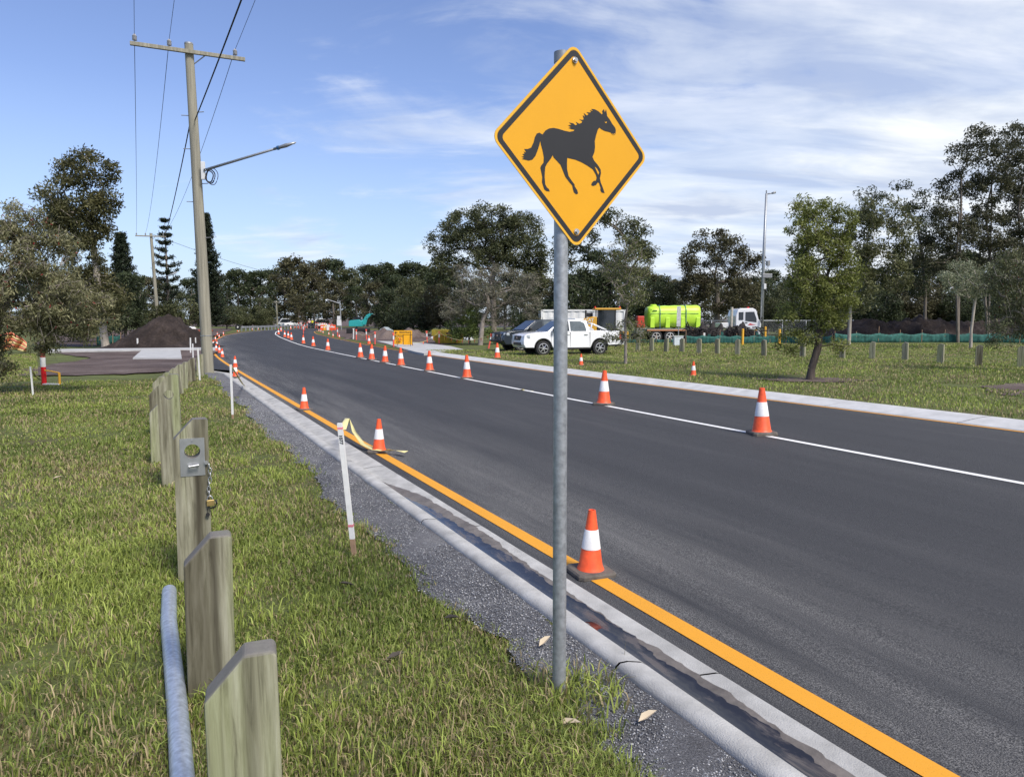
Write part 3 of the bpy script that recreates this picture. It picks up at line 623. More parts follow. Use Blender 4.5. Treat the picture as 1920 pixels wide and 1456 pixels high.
for i, (x, y, hh, kind) in enumerate(POSTS):
    t = empty('timber_post', (x, y, 0), math.radians(24+rnd.uniform(-3, 3)) if i else math.radians(20),
              PLAB.get(i, 'low weathered timber post, %s behind the post with the round hole' % ORD[i-4]), 'post', 'timber posts along the left verge')
    t.rotation_euler.x = rnd.uniform(-.012, .012); t.rotation_euler.y = rnd.uniform(-.02, .02)
    pm = post_mesh('plank', t, hh, kind > 0)
    if kind == 1:
        yf = -PT/2-.004; hz_ = hh-.205; n = 24; out = [(-.068, hh-.365), (.078, hh-.365), (.078, hh-.12), (-.068, hh-.12)]
        bm = bmesh.new(); pl = []
        ring = [(.005+.047*math.cos(2*math.pi*k/n), hz_+.047*math.sin(2*math.pi*k/n)) for k in range(n)]
        for yv in (yf, yf+.004):
            ov = [bm.verts.new((a, yv, b)) for a, b in out]; iv = [bm.verts.new((a, yv, b)) for a, b in ring]
            es = [bm.edges.new((ov[k], ov[(k+1) % 4])) for k in range(4)]+[bm.edges.new((iv[k], iv[(k+1) % n])) for k in range(n)]
            bmesh.ops.triangle_fill(bm, use_beauty=True, edges=es); pl.append((ov, iv))
        for a, b in ((pl[0][0], pl[1][0]), (pl[0][1], pl[1][1])):
            for k in range(len(a)): j = (k+1) % len(a); bm.faces.new((a[k], a[j], b[j], b[k]))
        bmesh.ops.recalc_face_normals(bm, faces=bm.faces)
        me = bpy.data.meshes.new('lock_plate'); bm.to_mesh(me); bm.free(); me.materials.append(STEEL)
        lp = bpy.data.objects.new('lock_plate', me); COL.objects.link(lp); reg(lp, t)
        MB().tube([(-.02, yf-.03, hh-.298), (.04, yf-.03, hh-.292)], .0085, 10).tube([(-.015, yf, hh-.30), (-.015, yf-.03, hh-.298)], .006, 8).tube([(.035, yf, hh-.294), (.035, yf-.03, hh-.293)], .006, 8).build('hasp', STEEL, lp, smooth=40)
        MB().tube([(.005, yf, hh-.135), (.005, yf-.004, hh-.135)], .007, 10).build('screw', GREYM, lp)
        # chain
        cx_ = PW/2-.012; zc = hh-.29; yc = yf-.014
        MB().tube([(cx_-.006, yf, zc+.008), (cx_-.006, yf-.016, zc+.008)], .012, 12).build('chain_anchor', STEEL, t)
        for k in range(7):
            zk = zc-.018-k*.030; L = MB(); pts = []
            for q in range(13):
                a = 2*math.pi*q/12; u, v = .0095*math.cos(a), .021*math.sin(a); s_ = cx_+.010+.006*math.sin(k*.9)
                pts.append((s_+(u if k % 2 else 0), yc+(0 if k % 2 else u), zk+v))
            L.tube(pts, .0035, 6, cap=False).build('chain_link', STEEL, t, smooth=True)
        zl = zc-.018-7*.030-.012
        sh = []
        for q in range(9):
            a = math.pi*q/8; sh.append((cx_+.008+.017*math.cos(a), yc, zl+.004+.024*math.sin(a)))
        pk = MB().box((cx_+.012, yc, zl-.018), (.046, .018, .040)).build('padlock', BRASS, t, bevel=.003)
        MB().tube([(cx_+.025, yc, zl-.010)]+sh+[(cx_-.009, yc, zl-.010)], .004, 8).build('shackle', STEEL, pk, smooth=True)
        MB().tube([(cx_+.044, yc-.002, zl+.0), (cx_+.05, yc-.002, zl-.025), (cx_+.036, yc-.002, zl-.047), (cx_+.008, yc-.002, zl-.054)], .0055, 8).build('rubber_cover', BLACK, pk, smooth=True)
        MB().tube([(cx_-.004, yc, zl-.045), (cx_-.006, yc, zl-.085)], .0025, 6).tube([(cx_-.006, yc-.003, zl-.095), (cx_-.006, yc+.003, zl-.095)], .013, 14).build('key_tag', BLACK, pk)
# fallen slip rail
PIPE = MB().tube([(-2.12, 4.32, .045), (-1.9, 3.85, .046), (-1.45, 2.98, .046), (-1.16, 2.4, .047), (-.6, 1.25, .048)], .042, 24)
o = PIPE.build('slip_rail', GALVB, None, smooth=50); tag(o, 'bluish galvanised pipe lying in the grass beside the posts', 'pipe')

# ---- traffic cones
def make_cone(hh, bs, bmat, name='traffic_cone'):
    t = empty(name, (0, 0, 0)); b = MB()
    b.add([(sx*bs/2*k, sy*bs/2*k, z) for z, k in ((0, 1), (.022*hh/.45, 1), (.034*hh/.45, .93)) for sx, sy in ((-1, -.8), (-.8, -1), (.8, -1), (1, -.8), (1, .8), (.8, 1), (-.8, 1), (-1, .8))],
          [tuple(range(8)), tuple(range(16, 24))]+[(r*8+i, r*8+(i+1) % 8, r*8+8+(i+1) % 8, r*8+8+i) for r in range(2) for i in range(8)])
    b.build('base', bmat, t)
    r0, r1 = hh*.195, hh*.055; z0 = .032*hh/.45
    R = lambda z: r0+(r1-r0)*(z-z0)/(hh-z0)
    MB().lathe([(r0*1.10, z0), (r0*1.03, z0+.015), (R(z0+.03), z0+.03), (R(hh*.97), hh*.97), (R(hh), hh), (R(hh)*.75, hh), (R(hh)*.6, hh*.93)], 28).build('body', ORANGE, t, smooth=35)
    za, zb = hh*.40, hh*.70
    MB().lathe([(R(za)+.0005, za), (R(za)+.0022, za+.002), (R(zb)+.0022, zb-.002), (R(zb)+.0005, zb)], 28).build('reflective_band', REFW, t, smooth=35)
    return t
c45 = make_cone(.45, .285, CONEBASE); c70 = make_cone(.70, .37, CONEBASE)
first = {id(c45): True, id(c70): True}
def cone(proto, px, py, label, group, rz=None, loc=None, z=None):
    if first[id(proto)]: o = proto; first[id(proto)] = False
    else: o = dup(proto)
    p = loc or ground(px, py); o.location = (p[0], p[1], zroad(p[0], p[1]) if z is None else z)
    o.rotation_euler = (rnd.uniform(-.02, .02), rnd.uniform(-.02, .02), rnd.uniform(-.6, .6) if rz is None else rz); tag(o, label, 'traffic cone', group); return o
gN = 'small cones along the near yellow line'; gC = 'tall cones along the white line'; gV = 'cones on the far verge'; gF = 'far cones along the work site'
near = [(1107, 1062, 'orange cone on the yellow line just right of the sign pole, mirrored in the puddle'), (710.5, 841, 'small cone with yellow tape trailing past its foot'),
        (570.5, 764, 'small cone on the yellow line, alone between the taped cone and the kerb end'), (441.5, 704, 'small cone standing on the kerb end behind the short white stake'),
        (441, 687, 'small cone just beyond the cone on the kerb end')]
for i, (a, b, l) in enumerate(near): cone(c45, a, b, l, gN, .35 if i == 0 else None)
for i, (a, b) in enumerate([(417, 668.5), (411.5, 660.5), (405.5, 656.5), (407, 648), (400, 647.5), (404, 638), (411, 633), (407.5, 628.5), (419, 627.5)]):
    cone(c45, a, b, 'small cone clustered right of the power pole, %s from the front' % ORD[i], gN)
cone(c45, 370, 644, 'lone small cone left of the power pole on bare earth', gN, z=.05)
for i, (a, b) in enumerate([(461, 618.5), (473, 618), (484.5, 617.2)]): cone(c45, a, b, 'tiny cone in front of the steel guard rail, %s from the left' % ORD[i], gN)
fc = cone(c45, 444, 621.5, 'knocked-over cone lying near the guard rail end', gN); fc.rotation_euler = (0, 1.45, .3); fc.location.z += .1
cen = [(1428, 818), (1132, 761.5), (875.5, 710.8), (805.5, 697), (752, 687), (722, 681), (697, 675.8), (676, 671.7), (614.7, 657.8), (587.6, 650), (569, 645), (546.5, 638)]
for i, (a, b) in enumerate(cen): cone(c70, a, b, 'tall orange and white cone on the white line, %s from the right' % ORD[i], gC)
for i, (a, b) in enumerate([(540.5, 634.5), (534, 632.5), (522.5, 627.3), (527, 621.8), (545, 617.3)]): cone(c70, a, b, 'far tall cone at the bend of the white line, %s from the front' % ORD[i], gC)
for i, (a, b) in enumerate([(932.5, 672, ), (1089.5, 685.5), (1300, 705)]):
    p = ground(a, b, .07); cone(c70 if i == 0 else c45, a, b, ['tall cone on grass left of the parked utes', 'small cone on grass in front of the white ute', 'small cone alone on the grass in front of the tanker truck'][i], gV, loc=p, z=.07)
for i, (a, b) in enumerate([(598, 621.5), (601.5, 622.5), (605.7, 625), (616.5, 628.3), (624.5, 631.5), (636.3, 633.5), (692, 645)]): cone(c70 if i == 6 else c45, a, b, 'cone along the far edge of the road, %s from the left' % ORD[i], gF)
for i, (a, b) in enumerate([(553, 614), (558, 614), (562, 614.5), (567, 614), (573, 614), (590, 614)]): cone(c70, a, b, 'cone in the distant cluster before the workers, %s from the left' % ORD[i], gF)

# ---- survey stakes
def stake(px0, py0, px1, py1, label, wd=.026, brown=.18, text=None, bands=False, z=0):
    b = ground(px0, py0, z); tp = depth(px1, py1, b.y)-b
    t = empty('survey_stake', b, 0, label, 'stake', 'white survey stakes'); L = tp.length; d = tp.normalized()
    def seg(nm, a, e, w_, m, par):
        p, q = d*a, d*e; s_ = Vector((w_/2, 0, 0)); u_ = Vector((0, w_/2, 0))
        return MB().add([p-s_-u_, p+s_-u_, p+s_+u_, p-s_+u_, q-s_-u_, q+s_-u_, q+s_+u_, q-s_+u_], [(0, 1, 2, 3), (4, 5, 6, 7), (0, 1, 5, 4), (1, 2, 6, 5), (2, 3, 7, 6), (3, 0, 4, 7)]).build(nm, m, par)
    if brown: seg('timber_foot', -.12, L*brown, wd*.98, RAWWOOD, t)
    s_ = seg('white_shaft', L*brown-(.12 if not brown else 0), L, wd, WHITEP, t)
    if bands:
        seg('pink_band', L*.245, L*.262, wd+.003, PINK, s_); seg('pink_band', L*.958, L*.972, wd+.003, PINK, s_)
    if text:
        c = d*(L*.885); text_mesh('number', text, .034, SIGNB, s_, plane_to(c+Vector((0, -wd/2-.001, 0)), -d, Vector((1, 0, 0)))); KIDS
    return t
stake(665, 1048, 637, 793, 'leaning white stake numbered 1077 with a bare timber foot', .033, .155, '1077', True)
stake(436.5, 785, 432.5, 683, 'slim white stake behind the second kerb cone, foot in grass', .030, .08)
stake(375, 716, 371, 653, 'white stake in front of the power pole with tape tied on', .035, 0)
stake(362.5, 677, 361.3, 644, 'thin white stake left of the taped one', .04, 0)
stake(357.5, 663, 357, 633, 'white stake left of the pole on bare earth', .05, 0)
stake(367.5, 652, 366.5, 632.5, 'white stake nearest the lone cone by the pole', .05, 0)
stake(258.3, 655, 257.8, 634, 'white stake standing in front of the dark soil heap', .07, 0)
stake(62, 740, 57, 687, 'white stake at the far left near the red and white bollard', .028, 0)
def tape(name, pts, wd, label):
    b = MB(); n = len(pts); vs = []
    for i, p in enumerate(pts):
        p = Vector(p); d = (Vector(pts[min(i+1, n-1)])-Vector(pts[max(i-1, 0)])).normalized(); tw = math.sin(i*1.3)*.5
        s_ = d.cross(Vector((0, math.sin(tw), math.cos(tw)))).normalized()*wd/2; vs += [p-s_, p+s_]
    b.add(vs, [(2*i, 2*i+1, 2*i+3, 2*i+2) for i in range(n-1)]); o = b.build(name, TAPE); o.data.polygons.foreach_set('use_smooth', [True]*len(o.data.polygons))
    sm = o.modifiers.new('thick', 'SOLIDIFY'); sm.thickness = .0015
    tag(o, label, 'tape', 'loose barrier tape'); return o
sp = depth(641, 805, 5.06); gp = lambda a, b, z=.02: ground(a, b)+Vector((0, 0, z))
tape('barrier_tape', [sp, gp(652, 822, .30), gp(664, 827, .14), gp(680, 836, .03), gp(700, 842, .004), gp(716, 845, .0), gp(730, 846, .02), gp(745, 847, .02), gp(762, 851, .03)], .06, 'faded yellow tape trailing from the numbered stake onto the road')
tape('barrier_tape', [ground(371, 716)+Vector((0, 0, .95)), gp(379, 684, .62), gp(385, 690, .40), gp(394, 691, .2)], .06, 'pale tape hanging from the stake to the power pole foot')
tape('barrier_tape', [depth(433, 687, 12.63), depth(440, 696, 14), depth(450, 712, 14.5), gp(456, 725, .06), gp(459, 726, .04)], .035, 'pale tape dangling from the slim stake over the kerb')
tape('barrier_tape', [depth(58, 692, 16.9), depth(66, 705, 17.8), depth(77, 713, 19)], .05, 'pale tape from the far left stake to the red bollard')
# yellow crumbs of tape on the white line
tape('barrier_tape', [gp(972, 733, .03), gp(980, 734, .05), gp(986, 733, .03), gp(998, 735.5, .03)], .07, 'scrap of yellow tape on the white line')

# ---- red and white bollard at the left, with a yellow strapped frame at its foot
p = ground(83, 721); t = empty('striped_bollard', p, 0, 'red and white banded bollard post under the bottlebrush branches', 'bollard')
s_ = 19.4/FPX
for nm, m, a, b in (('lower_band', REDL, -.1, 34*s_), ('white_band', REFW, 34*s_, 52*s_), ('upper_band', M('rusty red', (.28, .05, .03), .7, var=.3), 52*s_, 76*s_)):
    MB().tube([(0, 0, a), (0, 0, b)], .064, 18).build(nm, m, t, smooth=40)
t2 = empty('tape_frame', p+Vector((.1, -.1, 0)), 0, 'low frame of yellow tape and white board beside the striped bollard', 'frame')
MB().tube([(.45, -.1, 0), (.45, -.1, .34)], .03, 6).build('upright', BOLY, t2); MB().tube([(0, 0, .40), (.2, -.05, .38), (.45, -.1, .34)], .018, 6).build('rail', BOLY, t2)
MB().box((.22, -.05, .03), (.5, .14, .03), -.2).build('board', WHITEP, t2)

# ---- power poles and wires
def power_pole(base, top, label, arm_dir, arm_l, lamp=None, r=(.185, .135)):
    t = empty('power_pole', base, 0, label, 'power pole', 'timber power poles'); tp = Vector(top)-base
    pl = MB().tube([(0, 0, -.5), tp*.33, tp*.66, tp], [r[0], r[0]*.93+r[1]*.07, r[0]*.4+r[1]*.6, r[1]], 20).build('pole', POLEWOOD, t, smooth=50)
    MB().tube([tp, tp+Vector((0, 0, .05))], [r[1]*1.04, r[1]*1.0], 20).build('pole_cap', GREYM, pl, smooth=40)
    a = Vector(arm_dir).normalized(); n_ = Vector((-a.y, a.x, 0)); c = tp-Vector((0, 0, .28))-n_*(r[1]+.05)
    ca = MB().box((c.x, c.y, c.z), (arm_l, .10, .12), math.atan2(a.y, a.x)).build('crossarm', POLEWOOD, t, bevel=.008)
    ins = []
    for k in (-.46, -.17, .41):
        q = c+a*(arm_l*k); b = MB().tube([q, q+Vector((0, 0, .16))], .012, 6).build('pin', GREYM, ca)
        MB().lathe([(.03, .10), (.075, .11), (.05, .14), (.075, .15), (.05, .18), (.075, .19), (.05, .22), (.075, .23), (.045, .27), (.03, .30)], 14, c=q).build('insulator', M('porcelain', (.36, .36, .38), .35), ca, smooth=True)
        ins.append(base+q+Vector((0, 0, .27)))
    s0 = c+a*(arm_l*.15); MB().tube([s0-Vector((0, 0, .02)), tp-Vector((0, 0, .72))], .018, 6).build('brace', GREYM, ca)
    return t, tp, ins
pb = ground(391, 697); ptop = depth(354, 84, pb.y); RD = Vector((-.42, .907, 0)); AD = Vector((.907, .42, 0))
PP, PT_, INS1 = power_pole(pb, ptop, 'tall leaning timber power pole with crossarm and street light arm', AD, 3.45)
d_ = PT_.normalized()
for k, sgn in ((.80, 1), (.79, -1), (.69, -1), (.585, 1), (.53, -1), (.42, 1)):
    q = PT_*k; MB().tube([q+Vector((sgn*.14, 0, 0)), q+Vector((sgn*.38, -.03, .005))], .014, 6).build('step_bolt', GREYM, PP)
def rel(px, py, Y): return depth(px, py, Y)-pb
la, lb = rel(383, 319, pb.y-.25), rel(552, 268, pb.y-.9)
arm = MB().tube([la, lb], [.045, .035], 10).build('lamp_arm', GALV, PP, smooth=True)
ld = (lb-la).normalized(); MB().tube([lb-ld*.75, lb-ld*.3, lb+ld*.05], [.04, .065, .02], 10).build('lamp_head', GREYM, arm, smooth=True)
MB().tube([lb-ld*.62, lb-ld*.56], .07, 8).build('blue_clip', BLUE, arm)
q = rel(381, 320, pb.y-.2); MB().box((q.x, q.y, q.z), (.12, .1, .58)).build('service_box', WHITEM, PP, bevel=.01)
for rr_, ox in ((.27, .22), (.22, .14), (.18, .10)):
    c = rel(388, 328, pb.y-.3); MB().tube([c+Vector((ox*.8+rr_*math.cos(a)*.7, .03*math.sin(3*a), -.05+rr_*math.sin(a))) for a in np.linspace(0, 2*math.pi, 19)], .012 if rr_ > .25 else .02, 5, cap=False).build('cable_coil', BLACK, PP, smooth=True)
q = PT_*.115; MB().tube([q-d_*.012, q+d_*.012], .192, 20).build('id_band', STEEL, PP)
p2 = depth(297, 605, 76); p2.z = rise(76); t2_, T2, INS2 = power_pole(p2, depth(283, 438, 76), 'second timber power pole rising behind the soil heap', (.95, .3, 0), 2.9)
a2 = T2*.30; q2 = depth(332, 510, 76)-p2; q1 = depth(297, 524, 76)-p2
la2 = MB().tube([q1, q2], .05, 8).build('lamp_arm', GALV, t2_, smooth=True)
p3 = depth(520, 608, 150); p3.z = rise(150); power_pole(p3, depth(518, 564, 150), 'small distant power pole against the dark forest', (1, .2, 0), 1.6)
def wire(a, b, sag, r, label, nm='power_line', n=26):
    pts = [Vector(a).lerp(Vector(b), k/n)-Vector((0, 0, sag*4*(k/n)*(1-k/n))) for k in range(n+1)]
    return tag(MB().tube(pts, r, 5).build(nm, BLACK, smooth=True), label, 'wire', 'overhead power lines')
BK = Vector((.46, -.89, 0)).normalized()*48
names = ['left', 'middle', 'right']
for i in range(3):
    wire(INS1[i], INS1[i]+BK+Vector((0, 0, .2)), .55, .007, 'thin overhead wire from the %s insulator running out over the camera' % names[i])
    wire(INS1[i], INS2[i], .9, .010, 'thin overhead wire from the %s insulator to the second pole' % names[i])
ab = pb+PT_*.775; wire(ab+Vector((.1, -.1, 0)), ab+BK+Vector((1.6, 0, 2.6)), .6, .019, 'thick black twisted cable leaving the tall pole to the upper right', 'bundled_cable')
wire(ab+Vector((-.12, 0, -.1)), p2+T2*.72, 1.0, .020, 'thick black twisted cable from the tall pole to the second pole', 'bundled_cable')
wire(p2+T2, depth(660, 530, 150), 1.5, .02, 'faint far wire from the second pole over the forest')

# ================================================================ vehicles and site things
def wheel(parent, x, y, r, wd, rim=ALLOY, spokes=6, side=-1):
    wl_ = MB().lathe([(r*.40, -wd*.3), (r*.60, -wd*.42), (r*.62, -wd/2), (r*.93, -wd/2), (r, -wd*.36), (r, wd*.36), (r*.93, wd/2), (r*.62, wd/2), (r*.60, wd*.42), (r*.40, wd*.3)], 28, 'y', (x, y, r)).build('wheel', TYRE, parent, smooth=35)
    rm = MB().lathe([(r*.60, -.01), (r*.66, 0), (r*.66, .015), (r*.60, .02)], 24, 'y', (x, y+side*(wd/2+.0), r), cap=False)
    for k in range(spokes):
        a = 2*math.pi*k/spokes+.2; ca, sa = math.cos(a), math.sin(a)
        rm.tube([(x+ca*r*.12, y+side*(wd/2+.006), r+sa*r*.12), (x+ca*r*.56, y+side*(wd/2+.006), r+sa*r*.56)], [r*.075, r*.06], 5)
    rm.lathe([(r*.16, -.02), (r*.16, .02)], 12, 'y', (x, y+side*(wd/2+.008), r)); rm.build('rim', rim, wl_, smooth=30)
    return wl_
def arc(cx, cz, r, a0, a1, n=8): return [(cx+r*math.cos(math.radians(a0+(a1-a0)*k/n)), cz+r*math.sin(math.radians(a0+(a1-a0)*k/n))) for k in range(n+1)]
def ute(loc, rz, paint, label, badge=False, bull=False):
    t = empty('dual_cab_ute', loc, rz, label, 'ute', 'utes parked on the grass')
    fa, ra, ar = 1.55, -1.535, .47
    prof = [(2.50, .42), (2.60, .58), (2.60, .78), (2.54, 1.00), (2.42, 1.09), (1.95, 1.155), (1.28, 1.20), (-1.0, 1.22), (-1.04, 1.26), (-2.66, 1.24), (-2.72, 1.15), (-2.70, .62), (-2.62, .55)]
    prof += [(ra-ar-.05, .52)]+arc(ra, .40, ar, 165, 15)+[(ra+ar+.05, .40), (fa-ar-.05, .40)]+arc(fa, .40, ar, 165, 15)+[(fa+ar+.03, .42)]
    b = MB(); n = len(prof); sl = []
    for yv, k in ((-.925, .985), (-.86, 1.0), (.86, 1.0), (.925, .985)):
        sl.append([(x*(.992 if abs(yv) > .9 else 1), yv if z < 1.0 else yv*.965, (z-.6)*k+.6) for x, z in prof])
    b.add([p for s in sl for p in s], [tuple(range(n)), tuple(range(3*n, 4*n))]+[(r*n+i, r*n+(i+1) % n, r*n+n+(i+1) % n, r*n+n+i) for r in range(3) for i in range(n)])
    body = b.build('body', paint, t, smooth=28, bevel=.015)
    cab = [(1.32, 1.19), (.95, 1.44), (.48, 1.755), (.10, 1.80), (-.55, 1.80), (-.88, 1.765), (-1.02, 1.22)]
    hw = lambda z: .875-.20*max(0, (z-1.18))/.6
    c = MB(); m = len(cab)
    c.add([(x, -hw(z), z) for x, z in cab]+[(x, hw(z), z) for x, z in cab], [tuple(range(m)), tuple(range(m, 2*m))]+[(i, (i+1) % m, m+(i+1) % m, m+i) for i in range(m)])
    cb = c.build('cabin', paint, t, smooth=30, bevel=.03)
    def sidepoly(nm, poly, mat, par, d=.012):
        for s in (-1, 1):
            q = MB(); k = len(poly); q.add([(x, s*(hw(z)+d), z) for x, z in poly]+[(x, s*(hw(z)-.02), z) for x, z in poly], [tuple(range(k)), tuple(range(k, 2*k))]+[(i, (i+1) % k, k+(i+1) % k, k+i) for i in range(k)])
            q.build(nm, mat, par)
    sidepoly('window', [(.98, 1.235), (.40, 1.70), (.14, 1.725), (.14, 1.235)], GLASS, cb)
    sidepoly('window', [(.06, 1.235), (.06, 1.725), (-.52, 1.715), (-.72, 1.62), (-.80, 1.30), (-.78, 1.235)], GLASSG, cb)
    ws = [(1.27, 1.235), (.53, 1.735)]; q = MB()
    q.add([(ws[0][0]+.012, -.76, ws[0][1]), (ws[0][0]+.012, .76, ws[0][1]), (ws[1][0]+.012, .62, ws[1][1]), (ws[1][0]+.012, -.62, ws[1][1]), (ws[0][0]-.05, -.76, ws[0][1]), (ws[0][0]-.05, .76, ws[0][1]), (ws[1][0]-.05, .62, ws[1][1]), (ws[1][0]-.05, -.62, ws[1][1])],
          [(0, 1, 2, 3), (4, 5, 6, 7), (0, 1, 5, 4), (2, 3, 7, 6), (1, 2, 6, 5), (0, 3, 7, 4)]).build('windscreen', GLASS, cb)
    q = MB().box((-.985, 0, 1.5), (.03, 1.2, .36)); q.build('rear_window', GLASS, cb)
    for s in (-1, 1):
        for x, r0 in ((fa, 1), (ra, 1)): wheel(t, x, s*.80, .385, .25, side=s)
        for xs in (1.12, .10, -.98): MB().box((xs, s*.913, .82), (.008, .03, .74)).build('door_gap', BLACK, body)
        for xs in (.24, -.76): MB().box((xs, s*.925, 1.06), (.20, .03, .035)).build('door_handle', paint if not badge else CHROME, body, bevel=.008)
        MB().box((0.0, s*.86, .36), (2.05, .16, .05)).build('side_step', DKPLASTIC, t, bevel=.01)
        mr = MB().box((1.02, s*1.03, 1.28), (.14, .20, .16)).build('mirror', DKPLASTIC, cb, bevel=.03)
        MB().box((2.36, s*.72, .97), (.34, .38, .15), -s*.35).build('headlight', LAMPG, body, bevel=.03)
        MB().box((2.45, s*.78, .58), (.16, .12, .20)).build('fog_lamp', DKPLASTIC, body, bevel=.02)
        MB().box((-2.68, s*.86, 1.0), (.10, .14, .34)).build('tail_light', REDL, body, bevel=.01)
        for ax in (fa, ra):
            a = MB(); pts = arc(ax, .40, ar-.005, 172, 8, 14); a.tube([(x, s*.915, z) for x, z in pts], .028, 6); a.build('arch_trim', BLACK, body, smooth=True)
        MB().box((ra-.42, s*.78, .38), (.03, .24, .30)).build('mud_flap', BLACK, t)
    MB().box((2.555, 0, .88), (.10, .95, .25)).build('grille', DKPLASTIC, body, bevel=.03)
    MB().box((2.585, 0, .60), (.06, 1.1, .14)).build('bumper_opening', DKPLASTIC, body)
    MB().box((2.61, 0, .90), (.03, .18, .09)).build('badge', CHROME, body)
    MB().box((-2.76, 0, .58), (.16, 1.5, .14)).build('rear_bumper', CHROME, t, bevel=.02)
    MB().box((0, 0, .45), (4.2, 1.3, .22)).build('chassis', BLACK, t)
    MB().box((-1.85, 0, 1.21), (1.5, 1.45, .05)).build('tray_cover', BLACK, t)
    for s in (-1, 1): MB().tube([(-1.12, s*.66, 1.24), (-1.22, s*.62, 1.60), (-1.30, s*.64, 1.56), (-1.95, s*.78, 1.27)], .045, 8).build('sports_bar', paint, t, smooth=True)
    MB().tube([(-1.22, -.62, 1.60), (-1.22, .62, 1.60)], .04, 8).build('sports_bar', paint, t, smooth=True)
    if badge:
        for s in (-1, 1): MB().add([(.35, s*.932, .78), (.62, s*.932, .92), (.66, s*.932, .88), (.44, s*.932, .74), (.35, s*.936, .78), (.62, s*.936, .92), (.66, s*.936, .88), (.44, s*.936, .74)], [(0, 1, 2, 3), (4, 5, 6, 7), (0, 1, 5, 4), (1, 2, 6, 5), (2, 3, 7, 6), (3, 0, 4, 7)]).build('door_logo', REDL, body)
        MB().box((-.6, 0, 1.83), (.5, .9, .05)).build('roof_beacon_bar', WHITEM, cb, bevel=.02)
    if bull:
        MB().tube([(2.68, -.7, .55), (2.70, -.6, 1.05), (2.70, .6, 1.05), (2.68, .7, .55)], .035, 8).tube([(2.70, -.85, .62), (2.70, .85, .62)], .05, 8).build('bull_bar', DKPLASTIC, t, smooth=True)
        MB().tube([(2.3, .6, 1.1), (2.3, .6, 1.9)], .01, 5).build('aerial', BLACK, t)
    return t
ute((2.72, 37.0, .03), math.radians(180+19), CARW, 'white dual cab ute with black arches parked side-on behind the sign pole', True)
ute((1.55, 42.0, .05), math.radians(180+24), CARG, 'dark grey dual cab ute parked behind the white one', False, True)

# shipping container
p = depth(1089, 605, 53); t = empty('shipping_container', (p.x, 53.0, .05), math.radians(3), 'white corrugated shipping container behind the parked utes', 'container')
L_, H_ = 6.06, 2.55; b = MB(); n = 44; pts = []
for i in range(n+1):
    x = -L_/2+L_*i/n; pts.append((x, -1.22+(.035 if (i//2) % 2 else -.0)))
vs = [(x, y, .12) for x, y in pts]+[(x, y, H_-.08) for x, y in pts]; b.add(vs, [(i, i+1, n+2+i, n+1+i) for i in range(n)])
b.build('corrugated_side', WHITEM, t); fr = MB()
fr.box((0, .02, 1.3), (L_-.02, 2.36, 2.36)); fr.build('shell', WHITEM, t)
for x in (-L_/2+.06, L_/2-.06): MB().box((x, -1.18, H_/2), (.14, .14, H_)).build('corner_post', WHITEM, t)
MB().box((0, -1.2, H_-.06), (L_, .10, .12)).build('top_rail', WHITEM, t); MB().box((0, -1.2, .10), (L_, .10, .16)).build('bottom_rail', WHITEM, t)
for zq in (1.75, .9): MB().box((-1.6, -1.235, zq), (1.6, .03, .45)).build('side_panel', M('panel grey white', (.60, .62, .62), .5), t)

# yellow road machine
p = depth(1118, 612, 49); t = empty('road_machine', (p.x, 49.0, .05), math.radians(0), 'yellow road roller with dark glass cab and yellow roof behind the white ute', 'machine')
bd = MB().prism([(-1.65, .75), (-1.65, 1.45), (-1.45, 1.75), (-.35, 2.02), (-.05, 2.02), (-.05, .75)], -.75, .75).build('engine_hood', CATY, t, bevel=.05)
MB().tube([(-.75, -.3, 1.9), (-.75, -.3, 2.45)], .06, 8).build('exhaust', BLACK, t)
MB().box((-.45, .1, 2.15), (.40, .5, .28)).build('air_filter', DKPLASTIC, t, bevel=.04)
cb = MB().box((.62, 0, 1.72), (1.20, 1.4, 1.50), 0, .97).build('cab', GLASS, t)
for x in (.05, 1.19):
    for y in (-.70, .70): MB().box((x, y, 1.72), (.07, .06, 1.52)).build('cab_post', DKPLASTIC, cb)
MB().box((.68, 0, 2.53), (1.75, 1.65, .13)).build('cab_roof', CATY, t, bevel=.04)
for x in (-.15, 1.5): MB().tube([(x, -.5, 2.58), (x, -.5, 2.70)], .06, 8).build('beacon', REDL, t)
MB().box((.4, 0, .8), (3.4, 1.2, .45)).build('frame', CATY, t, bevel=.04)
for x in (-1.15, 1.2): MB().lathe([(.5, -.8), (.62, -.78), (.62, .78), (.5, .8)], 26, 'y', (x, 0, .62)).build('drum', TYRE, t, smooth=35)
text_mesh('lettering', 'CAT', .30, WHITEM, bd, plane_to((-.55, -.765, 1.78), (1, 0, 0), (0, 0, 1)))

# tanker truck
TY = 60.0; sc_ = TY/FPX; base_x = depth(1250, 640, TY).x
def tx(px): return (px-1300)*sc_
def tz(py): return depth(1300, py, TY).z
t = empty('tanker_truck', (depth(1300, 640, TY).x, TY, rise(TY)), math.radians(1.5), 'flatbed truck with white cab carrying a lime green water tank', 'truck')
z0 = rise(TY); H2 = lambda py: tz(py)-z0
ck = MB(); ck.box(((tx(1207)+tx(1320))/2, 0, H2(618)), (tx(1320)-tx(1207), 2.4, .14)); ck.build('flatbed_deck', GREYM, t, bevel=.01)
MB().box(((tx(1207)+tx(1320))/2, -1.215, H2(618.5)), (tx(1320)-tx(1207), .03, .10)).build('deck_edge', M('orange brown edge', (.55, .25, .12), .7), t)
MB().box(((tx(1210)+tx(1415))/2, 0, .82), (tx(1415)-tx(1210), .8, .28)).build('chassis', BLACK, t)
